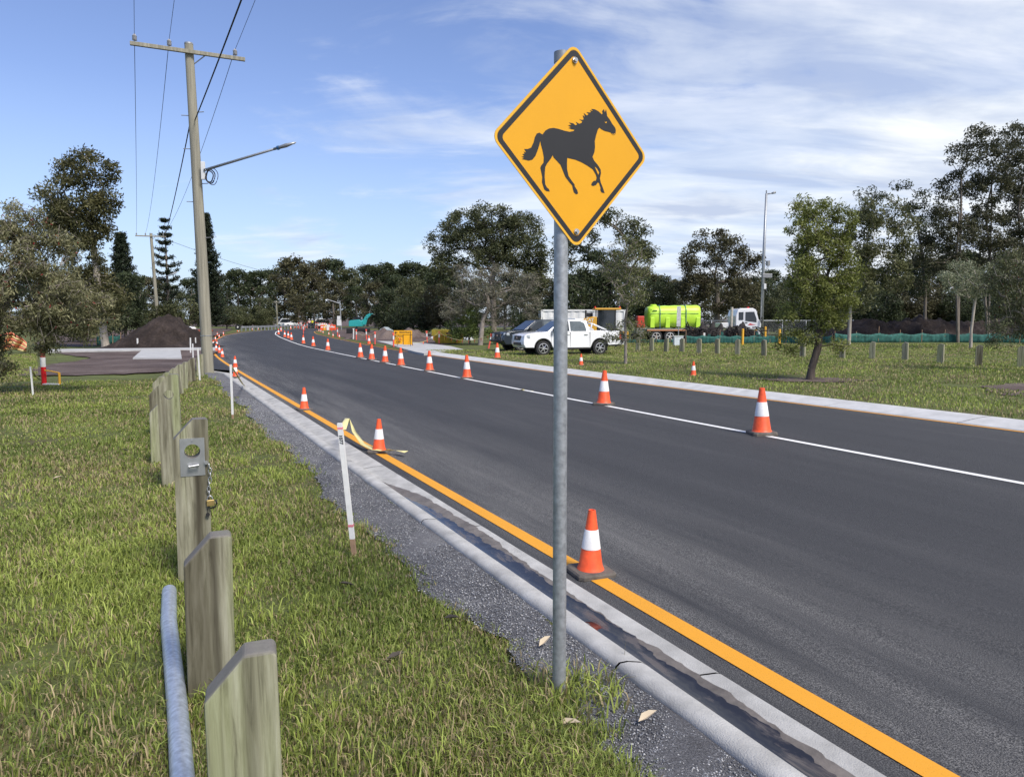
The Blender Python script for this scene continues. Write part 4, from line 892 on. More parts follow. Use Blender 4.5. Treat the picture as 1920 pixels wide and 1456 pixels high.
for px in (1224, 1249, 1398):
    for s in (-1, 1): wheel(t, tx(px), s*1.05, .50, .34, M('wheel white', (.6, .6, .58), .5) if px == 1224 and s == -1 else WHITEM, 5, s)
# lime tank: rounded box with ribs and lugs, on its own cradle
a, c_ = tx(1210), tx(1308); zt0, zt1 = H2(614), H2(573.5)
def tank_sec(x, k, zt): 
    r = []
    for q in range(20):
        ang = 2*math.pi*q/20; ca, sa = math.cos(ang), math.sin(ang); e = .62
        r.append((x, 1.05*k*math.copysign(abs(ca)**e, ca), (zt0+zt)/2+(zt-zt0)/2*k*math.copysign(abs(sa)**e, sa)))
    return r
secs = [(a-.02, .55), (a+.06, .86), (a+.25, .97)]
for k in range(1, 9): secs += [(a+.25+(c_-a-.5)*k/9-.05, .97+.03*((k % 2)))]
secs += [(c_-.25, .98), (c_-.07, .9), (c_, .6)]
b = MB(); V = [p for x, k in secs for p in tank_sec(x, k, zt1+(x-a)/(c_-a)*.10)]; n = 20
b.add(V, [tuple(range(n)), tuple((len(secs)-1)*n+i for i in range(n))]+[(r*n+i, r*n+(i+1) % n, r*n+n+(i+1) % n, r*n+n+i) for r in range(len(secs)-1) for i in range(n)])
tk = b.build('water_tank', LIME, t, smooth=45)
for k in range(4):
    x = a+.32+k*(c_-a-.6)/3; MB().box((x, -1.0, zt0+.42), (.36, .16, .84), 0, .9).build('tank_foot', LIME, tk, bevel=.03)
MB().box(((a+c_)/2-.05, -1.03, zt0+.66*(zt1-zt0)), (c_-a-.4, .06, .03)).build('mould_seam', M('pale lime', (.55, .8, .25), .5), tk)
MB().lathe([(.28, 0), (.28, .08), (.2, .12)], 16, c=(a+.6, 0, zt1)).build('tank_lid', LIME, tk)
for px in (1231, 1279):
    x = tx(px); MB().tube([(x, -1.09, zt0-.1), (x, -1.09, zt1-.35), (x, -.72, zt1+.05), (x, .72, zt1+.05), (x, 1.09, zt1-.35)], .03, 5).build('tie_strap', BLUE, t)
MB().box((a+.50, -1.045, zt1-.40), (.36, .02, .09)).add([(a+.14, -1.05, zt1-.38), (a+.26, -1.05, zt1-.38), (a+.19, -1.05, zt1-.24)], [(0, 1, 2)]).build('maker_mark', M('dark green ink', (.08, .16, .03), .6), tk)
# cab
cp = [(tx(1371), H2(614)), (tx(1371), H2(592)), (tx(1374), H2(581)), (tx(1380), H2(578.3)), (tx(1402), H2(578)), (tx(1408), H2(581)), (tx(1413), H2(598)), (tx(1418), H2(607)), (tx(1418), H2(615))]
cab = MB().prism(cp, -1.1, 1.1).build('cab', CARW, t, bevel=.05)
def side(nm, poly, m, par, y=-1.112): MB().prism([(tx(x), H2(z)) for x, z in poly], y, y+.02).build(nm, m, par)
side('window', [(1376, 599.5), (1376, 585.5), (1384.5, 585), (1384.5, 599.5)], GLASS, cab, -1.13); side('window', [(1388, 601.5), (1388, 585), (1404, 584.5), (1409, 598), (1409, 604)], GLASS, cab, -1.13)
dr = MB().box((tx(1398), -1.105, H2(600)), (tx(1410)-tx(1387), .02, H2(582)-H2(614))).build('door', CARW, cab)
MB().box((tx(1390), -1.13, H2(604.5)), (.18, .03, .07)).build('door_handle', BLACK, dr)
side('door_logo', [(1393, 609), (1397, 606), (1402, 607.5), (1408, 608.5), (1400, 609.2)], REDL, cab, -1.125)
MB().box((tx(1417), -1.3, H2(600)), (.08, .1, .5)).build('mirror', BLACK, cab)
MB().tube([(tx(1398), -.4, H2(578)), (tx(1398), -.4, H2(575.5))], .1, 10).build('beacon', REDL, cab)
MB().tube([(tx(1364), -.9, H2(618)), (tx(1364.5), -.9, H2(576))], .11, 12).build('exhaust_stack', M('exhaust', (.55, .50, .42), .5, .3, var=.3), t, smooth=40)
MB().box((tx(1354), 0, H2(610)), (.75, 1.6, .45)).build('engine_cover', WHITEM, t, bevel=.05)
MB().box((tx(1415), 0, .75), (.3, 2.2, .5)).build('bumper', WHITEM, t, bevel=.04)
# red machine behind the tank
p = depth(1200, 612, 66); t = empty('red_machine', (p.x, 66, rise(66)), 0, 'small red machine half hidden behind the green tank', 'machine')
MB().box((0, 0, 1.65), (.75, 1.2, 1.1), 0, .85).build('cab', M('machine red', (.5, .04, .02), .5), t, bevel=.08); MB().box((0, 0, .7), (.9, 1.2, .8)).build('chassis', GREYM, t, bevel=.05)
MB().tube([(-.1, -.62, 1.05), (-.1, -.66, 1.05)], .12, 12).build('lamp', LAMPG, t)
for x in (-.4, .4): MB().lathe([(.3, -.6), (.36, -.55), (.36, .55), (.3, .6)], 16, 'y', (x, 0, .36)).build('wheel', TYRE, t)
# dark debris heap in front of the truck
def heap(name, x0, x1, y, hgt, wd, mat, label, cat, seed, n=60, m=16, prof=None, lump=.18, z0=None):
    r = np.random.default_rng(seed); V = []; zz = rise(y) if z0 is None else z0
    g1 = r.normal(0, 1, (n+1, m+1))
    for _ in range(2): g1 = (g1+np.roll(g1, 1, 0)+np.roll(g1, 1, 1)+np.roll(g1, -1, 0)+np.roll(g1, -1, 1))/3.2
    for i in range(n+1):
        u = i/n; pr = prof(u) if prof else math.sin(math.pi*u)**.7
        for j in range(m+1):
            v = j/m; s = math.sin(math.pi*v)**.9; k = min(1, 6*min(u, 1-u, v, 1-v)+.0)
            V.append((x0+(x1-x0)*u+g1[i, j]*.05*k, y-wd/2+wd*v, zz-.05+hgt*pr*s+g1[i, j]*lump*k*hgt))
    F = [(i*(m+1)+j, (i+1)*(m+1)+j, (i+1)*(m+1)+j+1, i*(m+1)+j+1) for i in range(n) for j in range(m)]
    o = npmesh(name, V, F, mat); return tag(o, label, cat)
hx0, hx1 = depth(1284, 640, 57).x, depth(1428, 640, 57).x
t = empty('debris_heap', ((hx0+hx1)/2, 57, rise(57)), 0, 'tangled dark heap of roots and scrap in front of the truck cab', 'heap')
o = heap('heap', hx0, hx1, 57.5, 1.3, 2.2, DEBRIS, None, None, 5, 46, 12, lambda u: .55+.45*math.sin(math.pi*u)**.5, .35); o.location = -t.location; reg(o, t)
b = MB()
for k in range(150):
    u = rnd.random(); c = Vector(((hx0-hx1)/2+(hx1-hx0)*u, rnd.uniform(-.9, .5), rnd.uniform(.35, 1.35))); d = Vector((rnd.gauss(0, 1), rnd.gauss(0, .6), rnd.gauss(0, .5))).normalized()*rnd.uniform(.15, .6)
    b.tube([c-d, c+d*.2+Vector((0, 0, .08)), c+d], [.05, .04, .02], 5)
b.build('roots', DEBRIS, t)
for k in range(9):
    c = ((hx0-hx1)/2+(hx1-hx0)*rnd.uniform(.1, .95), -.95, rnd.uniform(.35, .8)); MB().box(c, (rnd.uniform(.15, .4), .1, rnd.uniform(.1, .3)), rnd.uniform(-.3, .3)).build('scrap', rnd.choice([GREYM, WHITEM, SILTF]), t, bevel=.02)

# soil heaps
o = heap('soil_heap', depth(200, 640, 47).x, depth(372, 640, 47).x, 48.5, 2.02, 7.5, MULCH, 'cone-shaped heap of dark brown soil left of the power pole', 'heap', 3, 60, 34, lambda u: (math.sin(math.pi*min(1, max(0, u)))**1.1)*(.78+.30*math.exp(-((u-.55)/.20)**2)), .05)
o = heap('soil_heap', depth(1535, 620, 66).x, depth(1990, 620, 66).x, 67, 2.05, 7, MULCH, 'long dark soil stockpile behind the green shade cloth on the right', 'heap', 4, 110, 26, lambda u: min(1, u*7)*min(1, (1-u)*6)*(.85+.1*math.sin(u*17)+.09*math.sin(u*31+1)), .12)
o = heap('gravel_heap', depth(704, 620, 75).x, depth(742, 620, 75).x, 75, 1.15, 3.0, M('grey gravel heap', (.27, .31, .32), .9, var=.25, scale=8), 'small pale grey gravel heap behind the orange roadwork sign', 'heap', 6, 26, 18, None, .08)
o = heap('spoil_ridge', depth(640, 620, 68).x, depth(812, 620, 68).x, 69, .95, 4.0, SOIL, 'low brown spoil ridge behind the roadwork sign', 'heap', 8, 50, 14, lambda u: min(1, u*6)*min(1, (1-u)*6)*(.8+.2*math.sin(u*19)), .18)

# green shade cloth silt fences with stakes
def silt_fence(pts, hgt, label, n=9):
    t = empty('silt_fence', (pts[0][0], pts[0][1], rise(pts[0][1])+.05), 0, label, 'silt fence', 'green silt fences'); o_ = t.location.copy(); V = []; m = 170
    P = [Vector((x, y, rise(y)+.04)) for x, y in pts]; seglen = [(P[i+1]-P[i]).length for i in range(len(P)-1)]; tot = sum(seglen)
    def at_(u):
        d = u*tot
        for i, s in enumerate(seglen):
            if d <= s or i == len(seglen)-1: return P[i].lerp(P[i+1], min(1, d/s))
            d -= s
    for k in range(m+1):
        u = k/m; p = at_(u)-o_; ph = (u*n) % 1; sag = .16*math.sin(math.pi*ph); b_ = .03*math.sin(u*57)+rnd.uniform(-.03, .03)
        V += [p+Vector((0, b_, -.05)), p+Vector((0, b_*1.6+rnd.uniform(-.05, .05), hgt*.35*(1-sag))), p+Vector((0, b_+rnd.uniform(-.05, .05), hgt*.7*(1-sag))), p+Vector((0, rnd.uniform(-.01, .01), hgt*(1-sag)+rnd.uniform(-.02, .02)))]
    F = [(4*k+j, 4*k+4+j, 4*k+5+j, 4*k+1+j) for k in range(m) for j in range(3)]
    o = npmesh('cloth', V, F, SILTF, t); s = o.modifiers.new('t', 'SOLIDIFY'); s.thickness = .01
    for k in range(n+1):
        p = at_(k/n)-o_; MB().tube([p+Vector((0, .03, -.1)), p+Vector((rnd.uniform(-.06, .06), .03, hgt+rnd.uniform(.1, .55)))], .025, 5).build('stake', RAWWOOD, t)
silt_fence([(depth(1150, 640, 57).x, 57.2), (depth(1286, 640, 55.6).x, 55.7)], .34, 'low green shade cloth strip below the truck wheels', 5)
silt_fence([(depth(1290, 640, 55).x, 55.6), (depth(1435, 640, 55).x, 55.2), (depth(1560, 640, 56).x, 56)], .66, 'sagging green shade cloth strip in front of the dark debris heap')
silt_fence([(depth(1565, 640, 58).x, 58), (depth(1760, 640, 58).x, 58.5), (depth(1960, 640, 57).x, 57)], .78, 'green shade cloth strip in front of the long soil stockpile')
silt_fence([(depth(172, 635, 52).x, 52.5), (depth(225, 630, 55).x, 55)], .7, 'short blue-green cloth strip left of the soil heap', 3)
# chain-link fence line behind the truck
t = empty('mesh_fence', (depth(1290, 605, 70).x, 70, rise(70)), 0, 'grey mesh fence with top rail behind the tanker truck', 'fence'); W_ = depth(1600, 605, 70).x-t.location.x
MB().tube([(0, 0, 1.75), (W_, 0, 1.78)], .045, 8).build('top_rail', GALV, t, smooth=True)
for k in range(8): MB().tube([(W_*k/7, 0, -.1), (W_*k/7, 0, 1.85)], .04, 8).build('fence_post', GALV, t, smooth=True)
b = MB()
for k in range(90):
    u = W_*k/90
    for s in (1, -1):
        x2 = u+s*1.7
        if 0 <= x2 <= W_: b.tube([(u, 0, .05), (x2, 0, 1.75)], .007, 3, cap=False)
b.build('wire_mesh', GREYM, t)
# small grey posts on the far verge
RP = [(1196, 657.5), (1222, 659), (1249, 661), (1278.5, 661.5), (1311, 663), (1345, 663.5), (1383, 665), (1432.5, 667), (1505, 669.5), (1579, 672), (1635, 673.5), (1697, 676), (1763, 681.5), (1834, 686), (1914, 689.5)]
pr0 = None
for i, (a, b_) in enumerate(RP):
    p = ground(a, b_, .06); o = pr0
    if pr0 is None:
        t = empty('short_post', p); MB().prism([(-.115, -.2), (.115, -.2), (.115, .76), (-.02, .80), (-.115, .70)], -.08, .08).build('plank', WOOD, t, bevel=.01); pr0 = t
    else: t = dup(pr0)
    t.location = p; t.rotation_euler = (rnd.uniform(-.03, .03), rnd.uniform(-.03, .03), math.radians(-38)+rnd.uniform(-.15, .15))
    tag(t, 'short grey timber post on the far lawn, %s from the right edge' % ORD[len(RP)-1-i], 'post', 'short timber posts on the far lawn')
# yellow bollards
for i, (px, y0, y1, Y) in enumerate([(1392, 649, 616, 52), (1417, 636, 613, 60), (1434.5, 641, 612, 57), (1461, 648, 617, 55)]):
    p = ground(px, y0) if y0 > 640 else depth(px, y0, Y); hh = depth(px, y1, p.y).z-p.z
    t = empty('yellow_bollard', p, 0, 'yellow steel bollard near the light pole, %s from the left' % ORD[i], 'bollard', 'yellow bollards near the light pole')
    MB().tube([(0, 0, -.1), (0, 0, hh-.06)], .085, 14).build('shaft', BOLY, t, smooth=40); MB().lathe([(.087, hh-.06), (.08, hh-.02), (.04, hh)], 14).build('cap', BOLY, t, smooth=True)
# tall light pole with camera box
p = ground(1427, 641); Y = p.y; t = empty('light_pole', p, 0, 'tall slim grey light pole beside the truck cab', 'light pole'); R_ = lambda a, b, Yq=None: depth(a, b, Yq or Y)-p
MB().tube([(0, 0, -.1), R_(1432, 480), R_(1437, 363)], [.15, .12, .09], 14).build('pole', GALV, t, smooth=True)
MB().tube([R_(1437, 364), R_(1450, 362)], .05, 8).tube([R_(1447, 362.5), R_(1454, 360.5)], [.07, .10], 8).build('lamp_head', GREYM, t, smooth=True)
MB().tube([R_(1437, 364), R_(1437, 357)], .05, 6).build('spike', GREYM, t)
MB().tube([R_(1440, 498), R_(1440, 489)], .17, 12).build('sensor_box', GREYM, t, smooth=30); MB().tube([R_(1433, 505), R_(1440, 504), R_(1440, 498)], .04, 6).build('sensor_bracket', GREYM, t)
q = R_(1438, 517); MB().box((q.x, q.y, q.z), (.8, .3, .35)).build('equipment_box', GREYM, t, bevel=.02); q = R_(1433, 537); MB().box((q.x, q.y-.15, q.z), (.2, .15, .45)).build('switch_box', WHITEM, t, bevel=.02)
# parking sign post and electrical cabinet
p = ground(1272, 648); t = empty('parking_sign', p, 0, 'narrow grey sign board on a thin post in front of the green tank', 'sign'); q = lambda a, b: depth(a, b, p.y)-p
MB().tube([(0, 0, -.1), q(1272.5, 577)], .035, 8).build('post', GALV, t); c = q(1272.5, 593)
MB().box((c.x, c.y-.04, c.z), (.29, .02, 1.45)).build('panel', M('sign white grey', (.5, .5, .5), .5, var=.35, scale=9), t)
p = ground(1267.5, 648, .05); t = empty('electrical_cabinet', p+Vector((0, -.6, 0)), 0, 'pale grey electrical cabinet beside the narrow sign post', 'cabinet')
MB().box((0, 0, .33), (.62, .45, .66)).build('box', M('cabinet', (.60, .66, .68), .5), t, bevel=.02); MB().box((0, 0, .68), (.68, .5, .05)).build('lid', WHITEM, t)
MB().box((.1, -.235, .36), (.02, .02, .12)).build('handle', GREYM, t)

# roadwork sign
p = ground(756, 651); t = empty('roadwork_sign', p, math.radians(-8), 'orange roadwork sign for pedestrians saying watch your step', 'sign'); k = p.y/FPX
zt = depth(756, 619, p.y).z-p.z; zm = depth(756, 627.3, p.y).z-p.z; zb = depth(756, 645.5, p.y).z-p.z; wd = 35*k
pa = MB().box((0, 0, (zt+zm)/2), (wd, .03, zt-zm-.02)).build('arrow_board', BOARD, t); text_mesh('lettering', 'PEDESTRIANS', .165, SIGNB, pa, plane_to((.16, -.017, (zt+zm)/2), (1, 0, 0), (0, 0, 1)), sx=.83)
ax, az = -.50, (zt+zm)/2
MB().add([(ax-.10, -.018, az), (ax+.01, -.018, az+.08), (ax+.01, -.018, az+.028), (ax+.11, -.018, az+.028), (ax+.11, -.018, az-.028), (ax+.01, -.018, az-.028), (ax+.01, -.018, az-.08)], [(0, 1, 2, 3, 4, 5, 6)]).build('arrow', SIGNB, pa)
w2 = wd/2-.04
pb_ = MB().box((-wd/4-.012, 0, (zm+zb)/2), (w2, .03, zm-zb-.02)).build('text_board', BOARD, t); pc = MB().box((wd/4+.012, 0, (zm+zb)/2-.02), (w2, .03, zm-zb)).build('blank_board', BOARD, t)
for i, s in enumerate(('WATCH', 'YOUR', 'STEP')): text_mesh('lettering', s, .185, SIGNB, pb_, plane_to((-wd/4-.012, -.017, zm-.12-i*.185), (1, 0, 0), (0, 0, 1)), sx=.85)
for x in (-.5, .5): MB().tube([(x, .05, zt-.05), (x*1.25, -.35, -.03)], .018, 6).tube([(x, .05, zt-.05), (x*1.1, .5, -.03)], .018, 6).build('leg', BLACK, t)
MB().box((0, .03, zm), (wd+.02, .03, .04)).build('frame_bar', BLACK, t); MB().box((0, .03, (zm+zb)/2), (.04, .03, zm-zb)).build('frame_bar', BLACK, t)

# skip bin with rubbish
p = ground(838, 646); Y = p.y+1; k = Y/FPX; t = empty('skip_bin', (p.x, Y, rise(Y)), math.radians(-14), 'battered yellow skip bin filled with rubble beside the sign', 'skip bin'); W2 = 54*k/2
def tub(x0, x1, z0_, z1, x0t, x1t, yb, yt, nm, m=SKIPY):
    b = MB(); b.add([(x0, -yb, z0_), (x1, -yb, z0_), (x1, yb, z0_), (x0, yb, z0_), (x0t, -yt, z1), (x1t, -yt, z1), (x1t, yt, z1), (x0t, yt, z1)], [(0, 1, 2, 3), (0, 1, 5, 4), (1, 2, 6, 5), (2, 3, 7, 6), (3, 0, 4, 7)]); o = b.build(nm, m, t); s = o.modifiers.new('s', 'SOLIDIFY'); s.thickness = .05; return o
tub(-W2*.72, W2*.78, .1, .72, -W2*.9, W2, .62, .80, 'tub'); MB().box((-W2*.45, -.0, .92), (W2*.98, 1.6, .42)).build('raised_end', SKIPY, t, bevel=.03)
for x in (-W2*.8, -W2*.45, 0, W2*.5): MB().box((x, -.80, .55), (.07, .10, .5)).build('rib', SKIPY, t)
MB().tube([(-W2*.95, -.80, .72), (W2*1.02, -.80, .72)], .05, 8).build('rim', SKIPY, t); MB().box((W2*.05, 0, .05), (W2*1.3, 1.1, .1)).build('base', BLACK, t)
b = MB()
for i in range(26): b.box((rnd.uniform(-W2*.1, W2*.85), rnd.uniform(-.5, .5), rnd.uniform(.62, .95)), (rnd.uniform(.15, .6), rnd.uniform(.1, .4), rnd.uniform(.08, .25)), rnd.uniform(0, 3))
b.build('rubble', M('rubble', (.16, .09, .06), .9, var=.5), t); MB().box((W2*.40, -.3, 1.0), (.12, .12, .5)).build('white_offcut', WHITEM, t)
# white rubbish bags
for i, (a, b_) in enumerate([(814, 638), (872, 639), (880, 640)]):
    p = ground(a, b_); t = MB().ball((0, 0, .18), .3, 1.2, .8, .7).ball((.2, .05, .2), .2, 1, .9, .9).build('rubbish_bag', WHITEM, None, smooth=True); t.location = p
    tag(t, ['white lumpy sack left of the skip bin', 'white sack right of the skip bin', 'white sack at the foot of the bush right of the skip'][i], 'sack', 'white sacks round the skip')
# orange T-top bollards with flag tape
def tbol(px, py, lean, label, hgt=1.0, white=False):
    p = ground(px, py); t = empty('work_bollard', p, 0, label, 'bollard', 'orange roadwork bollards'); t.rotation_euler = (0, lean, 0)
    m = REFW if white else REDOR
    MB().lathe([(.16, 0), (.16, .04), (.06, .07)], 12).build('foot', BLACK, t); MB().lathe([(.055, .05), (.05, hgt*.5), (.05, hgt*.92), (.03, hgt*.93)], 12).build('shaft', m, t, smooth=40)
    MB().box((0, 0, hgt*.97), (.16, .05, .07)).build('handle', m, t, bevel=.01); MB().lathe([(.057, hgt*.55), (.057, hgt*.80)], 12).build('reflective_band', REFW, t); return p
for a, b_, l, tx_ in [(703, 647, .02, 'orange bollard with ruffled flag top left of the roadwork sign'), (738, 652, .0, 'orange bollard touching the left side of the roadwork sign'), (801, 644, -.04, 'red bollard left of the skip bin'), (823, 646, .03, 'orange bollard in front of the skip bin'),
                     (915.5, 655, .22, 'leaning orange bollard with yellow tape beside the dark ute'), (687, 638, .0, 'far orange bollard behind the gravel heap'), (668, 638.5, .02, 'pinkish bollard right of the white one'), (633, 632, .0, 'orange bollard where the far kerb cones begin')]: tbol(a, b_, l, tx_)
tbol(662.5, 637, .04, 'white bollard left of the pinkish one', 1.05, True)
for i, (a, b_) in enumerate([(560, 617), (565, 618), (569, 627), (571, 620), (576, 616), (592, 616), (596, 617), (604, 618), (607, 619), (611, 620), (618, 621), (622, 622)]): tbol(a, b_, rnd.uniform(-.05, .05), 'far orange bollard before the workers, %s from the left' % ORD[i], 1.2)
# bunting between bollards
def bunting(a, b_, n, sag, label):
    t = empty('flag_bunting', a, 0, label, 'bunting', 'orange flag bunting'); d = Vector(b_)-Vector(a); pts = [d*(k/20)-Vector((0, 0, 4*sag*(k/20)*(1-k/20))) for k in range(21)]
    MB().tube(pts, .012, 4).build('cord', TAPE, t)
    for k in range(n):
        u = (k+.5)/n; q = d*u-Vector((0, 0, 4*sag*u*(1-u))); e = d.normalized()*.1; MB().add([q-e, q+e, q-Vector((0, .02, .24)), q-e+Vector((0, .012, 0)), q+e+Vector((0, .012, 0)), q-Vector((0, .008, .24))], [(0, 1, 2), (3, 4, 5), (0, 1, 4, 3), (1, 2, 5, 4), (2, 0, 3, 5)]).build('flag', ORANGE, t)
zb_ = Vector((0, 0, .95))
bunting(ground(823, 646)+zb_, ground(915.5, 655)+zb_+Vector((.2, 0, 0)), 9, .5, 'orange flag bunting from the skip bin to the leaning bollard')
bunting(ground(662, 637)+zb_, ground(703, 647)+zb_, 4, .35, 'pink flag bunting left of the gravel heap')
bunting(ground(738, 652)+zb_, ground(823, 646)+zb_, 4, .7, 'orange flags sagging below the roadwork sign')
# concrete paths
def slabthing(name, pts, z, hgt, mat, label):
    b = MB(); n = len(pts); b.add([(x, y, z+rise(y)-hgt) for x, y in pts]+[(x, y, z+rise(y)) for x, y in pts], [tuple(range(n)), tuple(range(n, 2*n))]+[(i, (i+1) % n, n+(i+1) % n, n+i) for i in range(n)])
    o = b.build(name, mat, None); tag(o, label, kind='structure'); return o
NEWC = M('fresh concrete', (.42, .42, .41), .9, var=.15, scale=2)
slabthing('concrete_pad', [G(249, 675), G(341, 675), G(338, 657.5), G(268, 657.5)], .10, .14, NEWC, 'new concrete pad on the bare earth')
slabthing('concrete_strip', [G(90, 661.5), G(404, 658), G(404, 654.5), G(90, 658)], .12, .14, NEWC, 'long thin concrete strip left of the power pole')
slabthing('concrete_path', [G(779, 661, .05), G(795, 664, .05), G(868, 656, .05), G(845, 650, .05), G(778, 642, .05), G(706, 640, .05), G(722, 644, .05), G(757, 655, .05)], .10, .12, NEWC, 'curved new concrete path by the roadwork sign')
# orange mesh barrier at the left edge
t = empty('barrier_mesh', ground(2, 662), 0, 'crumpled orange and yellow striped barrier mesh at the left edge', 'barrier'); V = []; F = []; n, m = 24, 8; o_ = t.location
cols = [M('mesh orange', (.62, .20, .12), .7, var=.2), M('mesh yellow', (.66, .52, .24), .7, var=.2)]
top = [(0, 627), (12, 623), (22, 622), (30, 629), (40, 632), (48, 640)]
for j in range(6):
    V = []
    for i in range(n+1):
        px = -20+70*i/n; yt = float(np.interp(px, [-20, 0, 12, 22, 30, 40, 50], [634, 627, 623, 622, 628, 632, 642])); yb = float(np.interp(px, [-20, 0, 25, 50], [664, 662, 655, 661]))
        for e in (j, j+1):
            q = depth(px, yt+(yb-yt)*e/6, o_.y+.25*math.sin(i*.9+e*.8))-o_; V.append(q)
    npmesh('mesh_stripe', V, [(2*i, 2*i+1, 2*i+3, 2*i+2) for i in range(n)], cols[j % 2], t).modifiers.new('s', 'SOLIDIFY').thickness = .012

# guard rail
a, b_ = ground(452, 618.5), ground(600, 616.2); a = Vector((-45.5, 110, rise(110))); b2 = Vector((-40.5, 152, rise(152)))
a = depth(453, 616, 112); a.z = rise(112); b2 = depth(600, 614, 150); b2.z = rise(150)
t = empty('guard_rail', a, 0, 'galvanised steel guard rail along the far bend', 'guard rail'); d = b2-a
for k in range(26):
    q = d*(k/25); MB().box((q.x, q.y, q.z+.35), (.15, .2, .8)).build('rail_post', GALV, t)
pr = [(-.02, .42), (.06, .47), (-.02, .53), (-.02, .60), (.06, .66), (-.02, .74)]; nn = Vector((d.y, -d.x, 0)).normalized()
V = [q0+nn*(-u_-.1)+Vector((0, 0, z_)) for q0 in [d*(k/25) for k in range(26)] for u_, z_ in pr]
npmesh('rail_beam', V, [(k*6+j, k*6+j+1, k*6+7+j, k*6+6+j) for k in range(25) for j in range(5)], GALV, t).modifiers.new('s', 'SOLIDIFY').thickness = .02
q = Vector((-.4, -.5, .62)); MB().tube([q, q+Vector((0, .05, 0))], .42, 16).build('end_terminal', SIGNB, t); MB().tube([q-Vector((0, .03, 0)), q], .2, 3).build('end_marker', WHITEM, t)

# excavator
p = depth(680, 613, 92); t = empty('excavator', (p.x, 92, rise(92)), 0, 'teal excavator with raised boom at the forest edge', 'excavator'); k = 92/FPX
E_ = lambda px, py: ((px-680)*k, depth(680, py, 92).z-rise(92))
x0, z0_ = E_(657, 612); x1, z1 = E_(677, 602)
MB().prism([(x0, z0_), (x0, z1-.05), (x0+.2, z1+.1), (x1, z1+.2), (x1+.3, z1), (x1+.3, z0_)], -1.0, 1.0).build('house', TEAL, t, bevel=.06)
bp = [E_(678, 608), E_(681, 600), E_(688, 590), E_(696, 586.5), E_(702, 589), E_(696, 591), E_(690, 597), E_(686, 609)]
MB().prism(bp, -.18, .18).build('boom', TEAL, t, bevel=.03); MB().prism([E_(697, 587), E_(705, 589), E_(704, 591), E_(699, 590)], -.14, .14).build('stick', WHITEM, t)
MB().tube([(E_(684, 606)[0], 0, E_(684, 606)[1]), (E_(692, 593)[0], 0, E_(692, 593)[1])], .07, 6).build('ram', STEEL, t)
MB().box((E_(673, 605)[0], -.5, E_(673, 603)[1]), (.9, .8, 1.1)).build('cab', GLASS, t)
for s in (-.9, .9): MB().box((E_(672, 614)[0], s, .35), (2.6, .5, .7)).build('track', BLACK, t, bevel=.12)

# far vehicles
def far_car(px, py, Y, rz, paint, label, van=False):
    p = depth(px, py, Y); t = empty('parked_car', (p.x, Y, rise(Y)), rz, label, 'car', 'cars in the far distance'); h = 1.9 if van else 1.45
    MB().prism([(-2.1, .35), (-2.15, .8), (-1.9, .95), (1.2, .95), (2.1, .8), (2.15, .35)], -.85, .85).build('body', paint, t, bevel=.06)
    cp_ = [(-2.0, .94), (-1.9, h), (.8, h), (1.5, .94)] if van else [(-1.8, .94), (-1.2, h), (.2, h), (1.1, .94)]
    c = MB().prism(cp_, -.72, .72).build('cabin', paint, t, bevel=.06)
    MB().prism([(x*.9-.05, .98+(z-.94)*.78) for x, z in cp_], -.74, .74).build('side_window', GLASS, c); MB().box((cp_[2][0]+.42, 0, (h+.95)/2), (.5, 1.25, .3)).build('windscreen', GLASS, c)
    for x in (-1.35, 1.35):
        for s in (-.78, .78): MB().lathe([(.2, -.1), (.32, -.09), (.32, .09), (.2, .1)], 14, 'y', (x, s, .32)).build('wheel', TYRE, t)
    for s in (-.6, .6): MB().box((2.12, s, .7), (.08, .3, .14)).build('headlight', LAMPG, t)
far_car(549, 611, 160, math.radians(215), CARW, 'pale car beyond the guard rail end'); far_car(535, 611, 165, math.radians(200), M('silver', (.45, .47, .48), .4), 'silver van behind the guard rail', True)
far_car(594, 613, 150, math.radians(240), CARW, 'white car behind the two road workers', True)
# distant street light and site board
p = depth(640, 610, 120); p.z = rise(120); t = empty('street_light', p, 0, 'far street light with arm to the left over the road', 'street light'); R2 = lambda a, b: depth(a, b, 120)-p
MB().tube([(0, 0, -.1), R2(637, 563.5)], .09, 8).build('pole', GALV, t); MB().tube([R2(637, 569), R2(618, 562.5), R2(614, 561.5)], .06, 6).build('lamp_arm', GALV, t); MB().tube([R2(617, 562.5), R2(613.5, 561.5)], .11, 6).build('lamp_head', GREYM, t)
t = empty('site_board', depth(636, 611, 112), 0, 'white site board on posts beside the far street light', 'sign'); t.location.z = rise(112)
MB().box((0, 0, 1.3), (.7, .05, .9), 0).build('board', WHITEM, t); MB().box((-.05, 0, 2.05), (.5, .05, .55)).build('board', WHITEM, t)
for x in (-.3, .3): MB().tube([(x, .04, -.1), (x, .04, 1.9)], .03, 6).build('post', GREYM, t)
# mixed barrier boards at the works
for i, px in enumerate((606, 612, 618, 624)):
    p = depth(px, 612, 118); t = empty('water_barrier', (p.x, 118, rise(118)), rnd.uniform(-.3, .3), 'orange plastic barrier at the far works, %s from the left' % ORD[i], 'barrier', 'plastic barriers at the far works')
    MB().prism([(-.5, 0), (.5, 0), (.5, .2), (.42, .9), (-.42, .9), (-.5, .2)], -.2, .2).build('body', [ORANGE, BOLY, REFW, ORANGE][i], t, bevel=.05); MB().box((0, -.18, .55), (.7, .05, .2)).build('stripe', REFW, t)
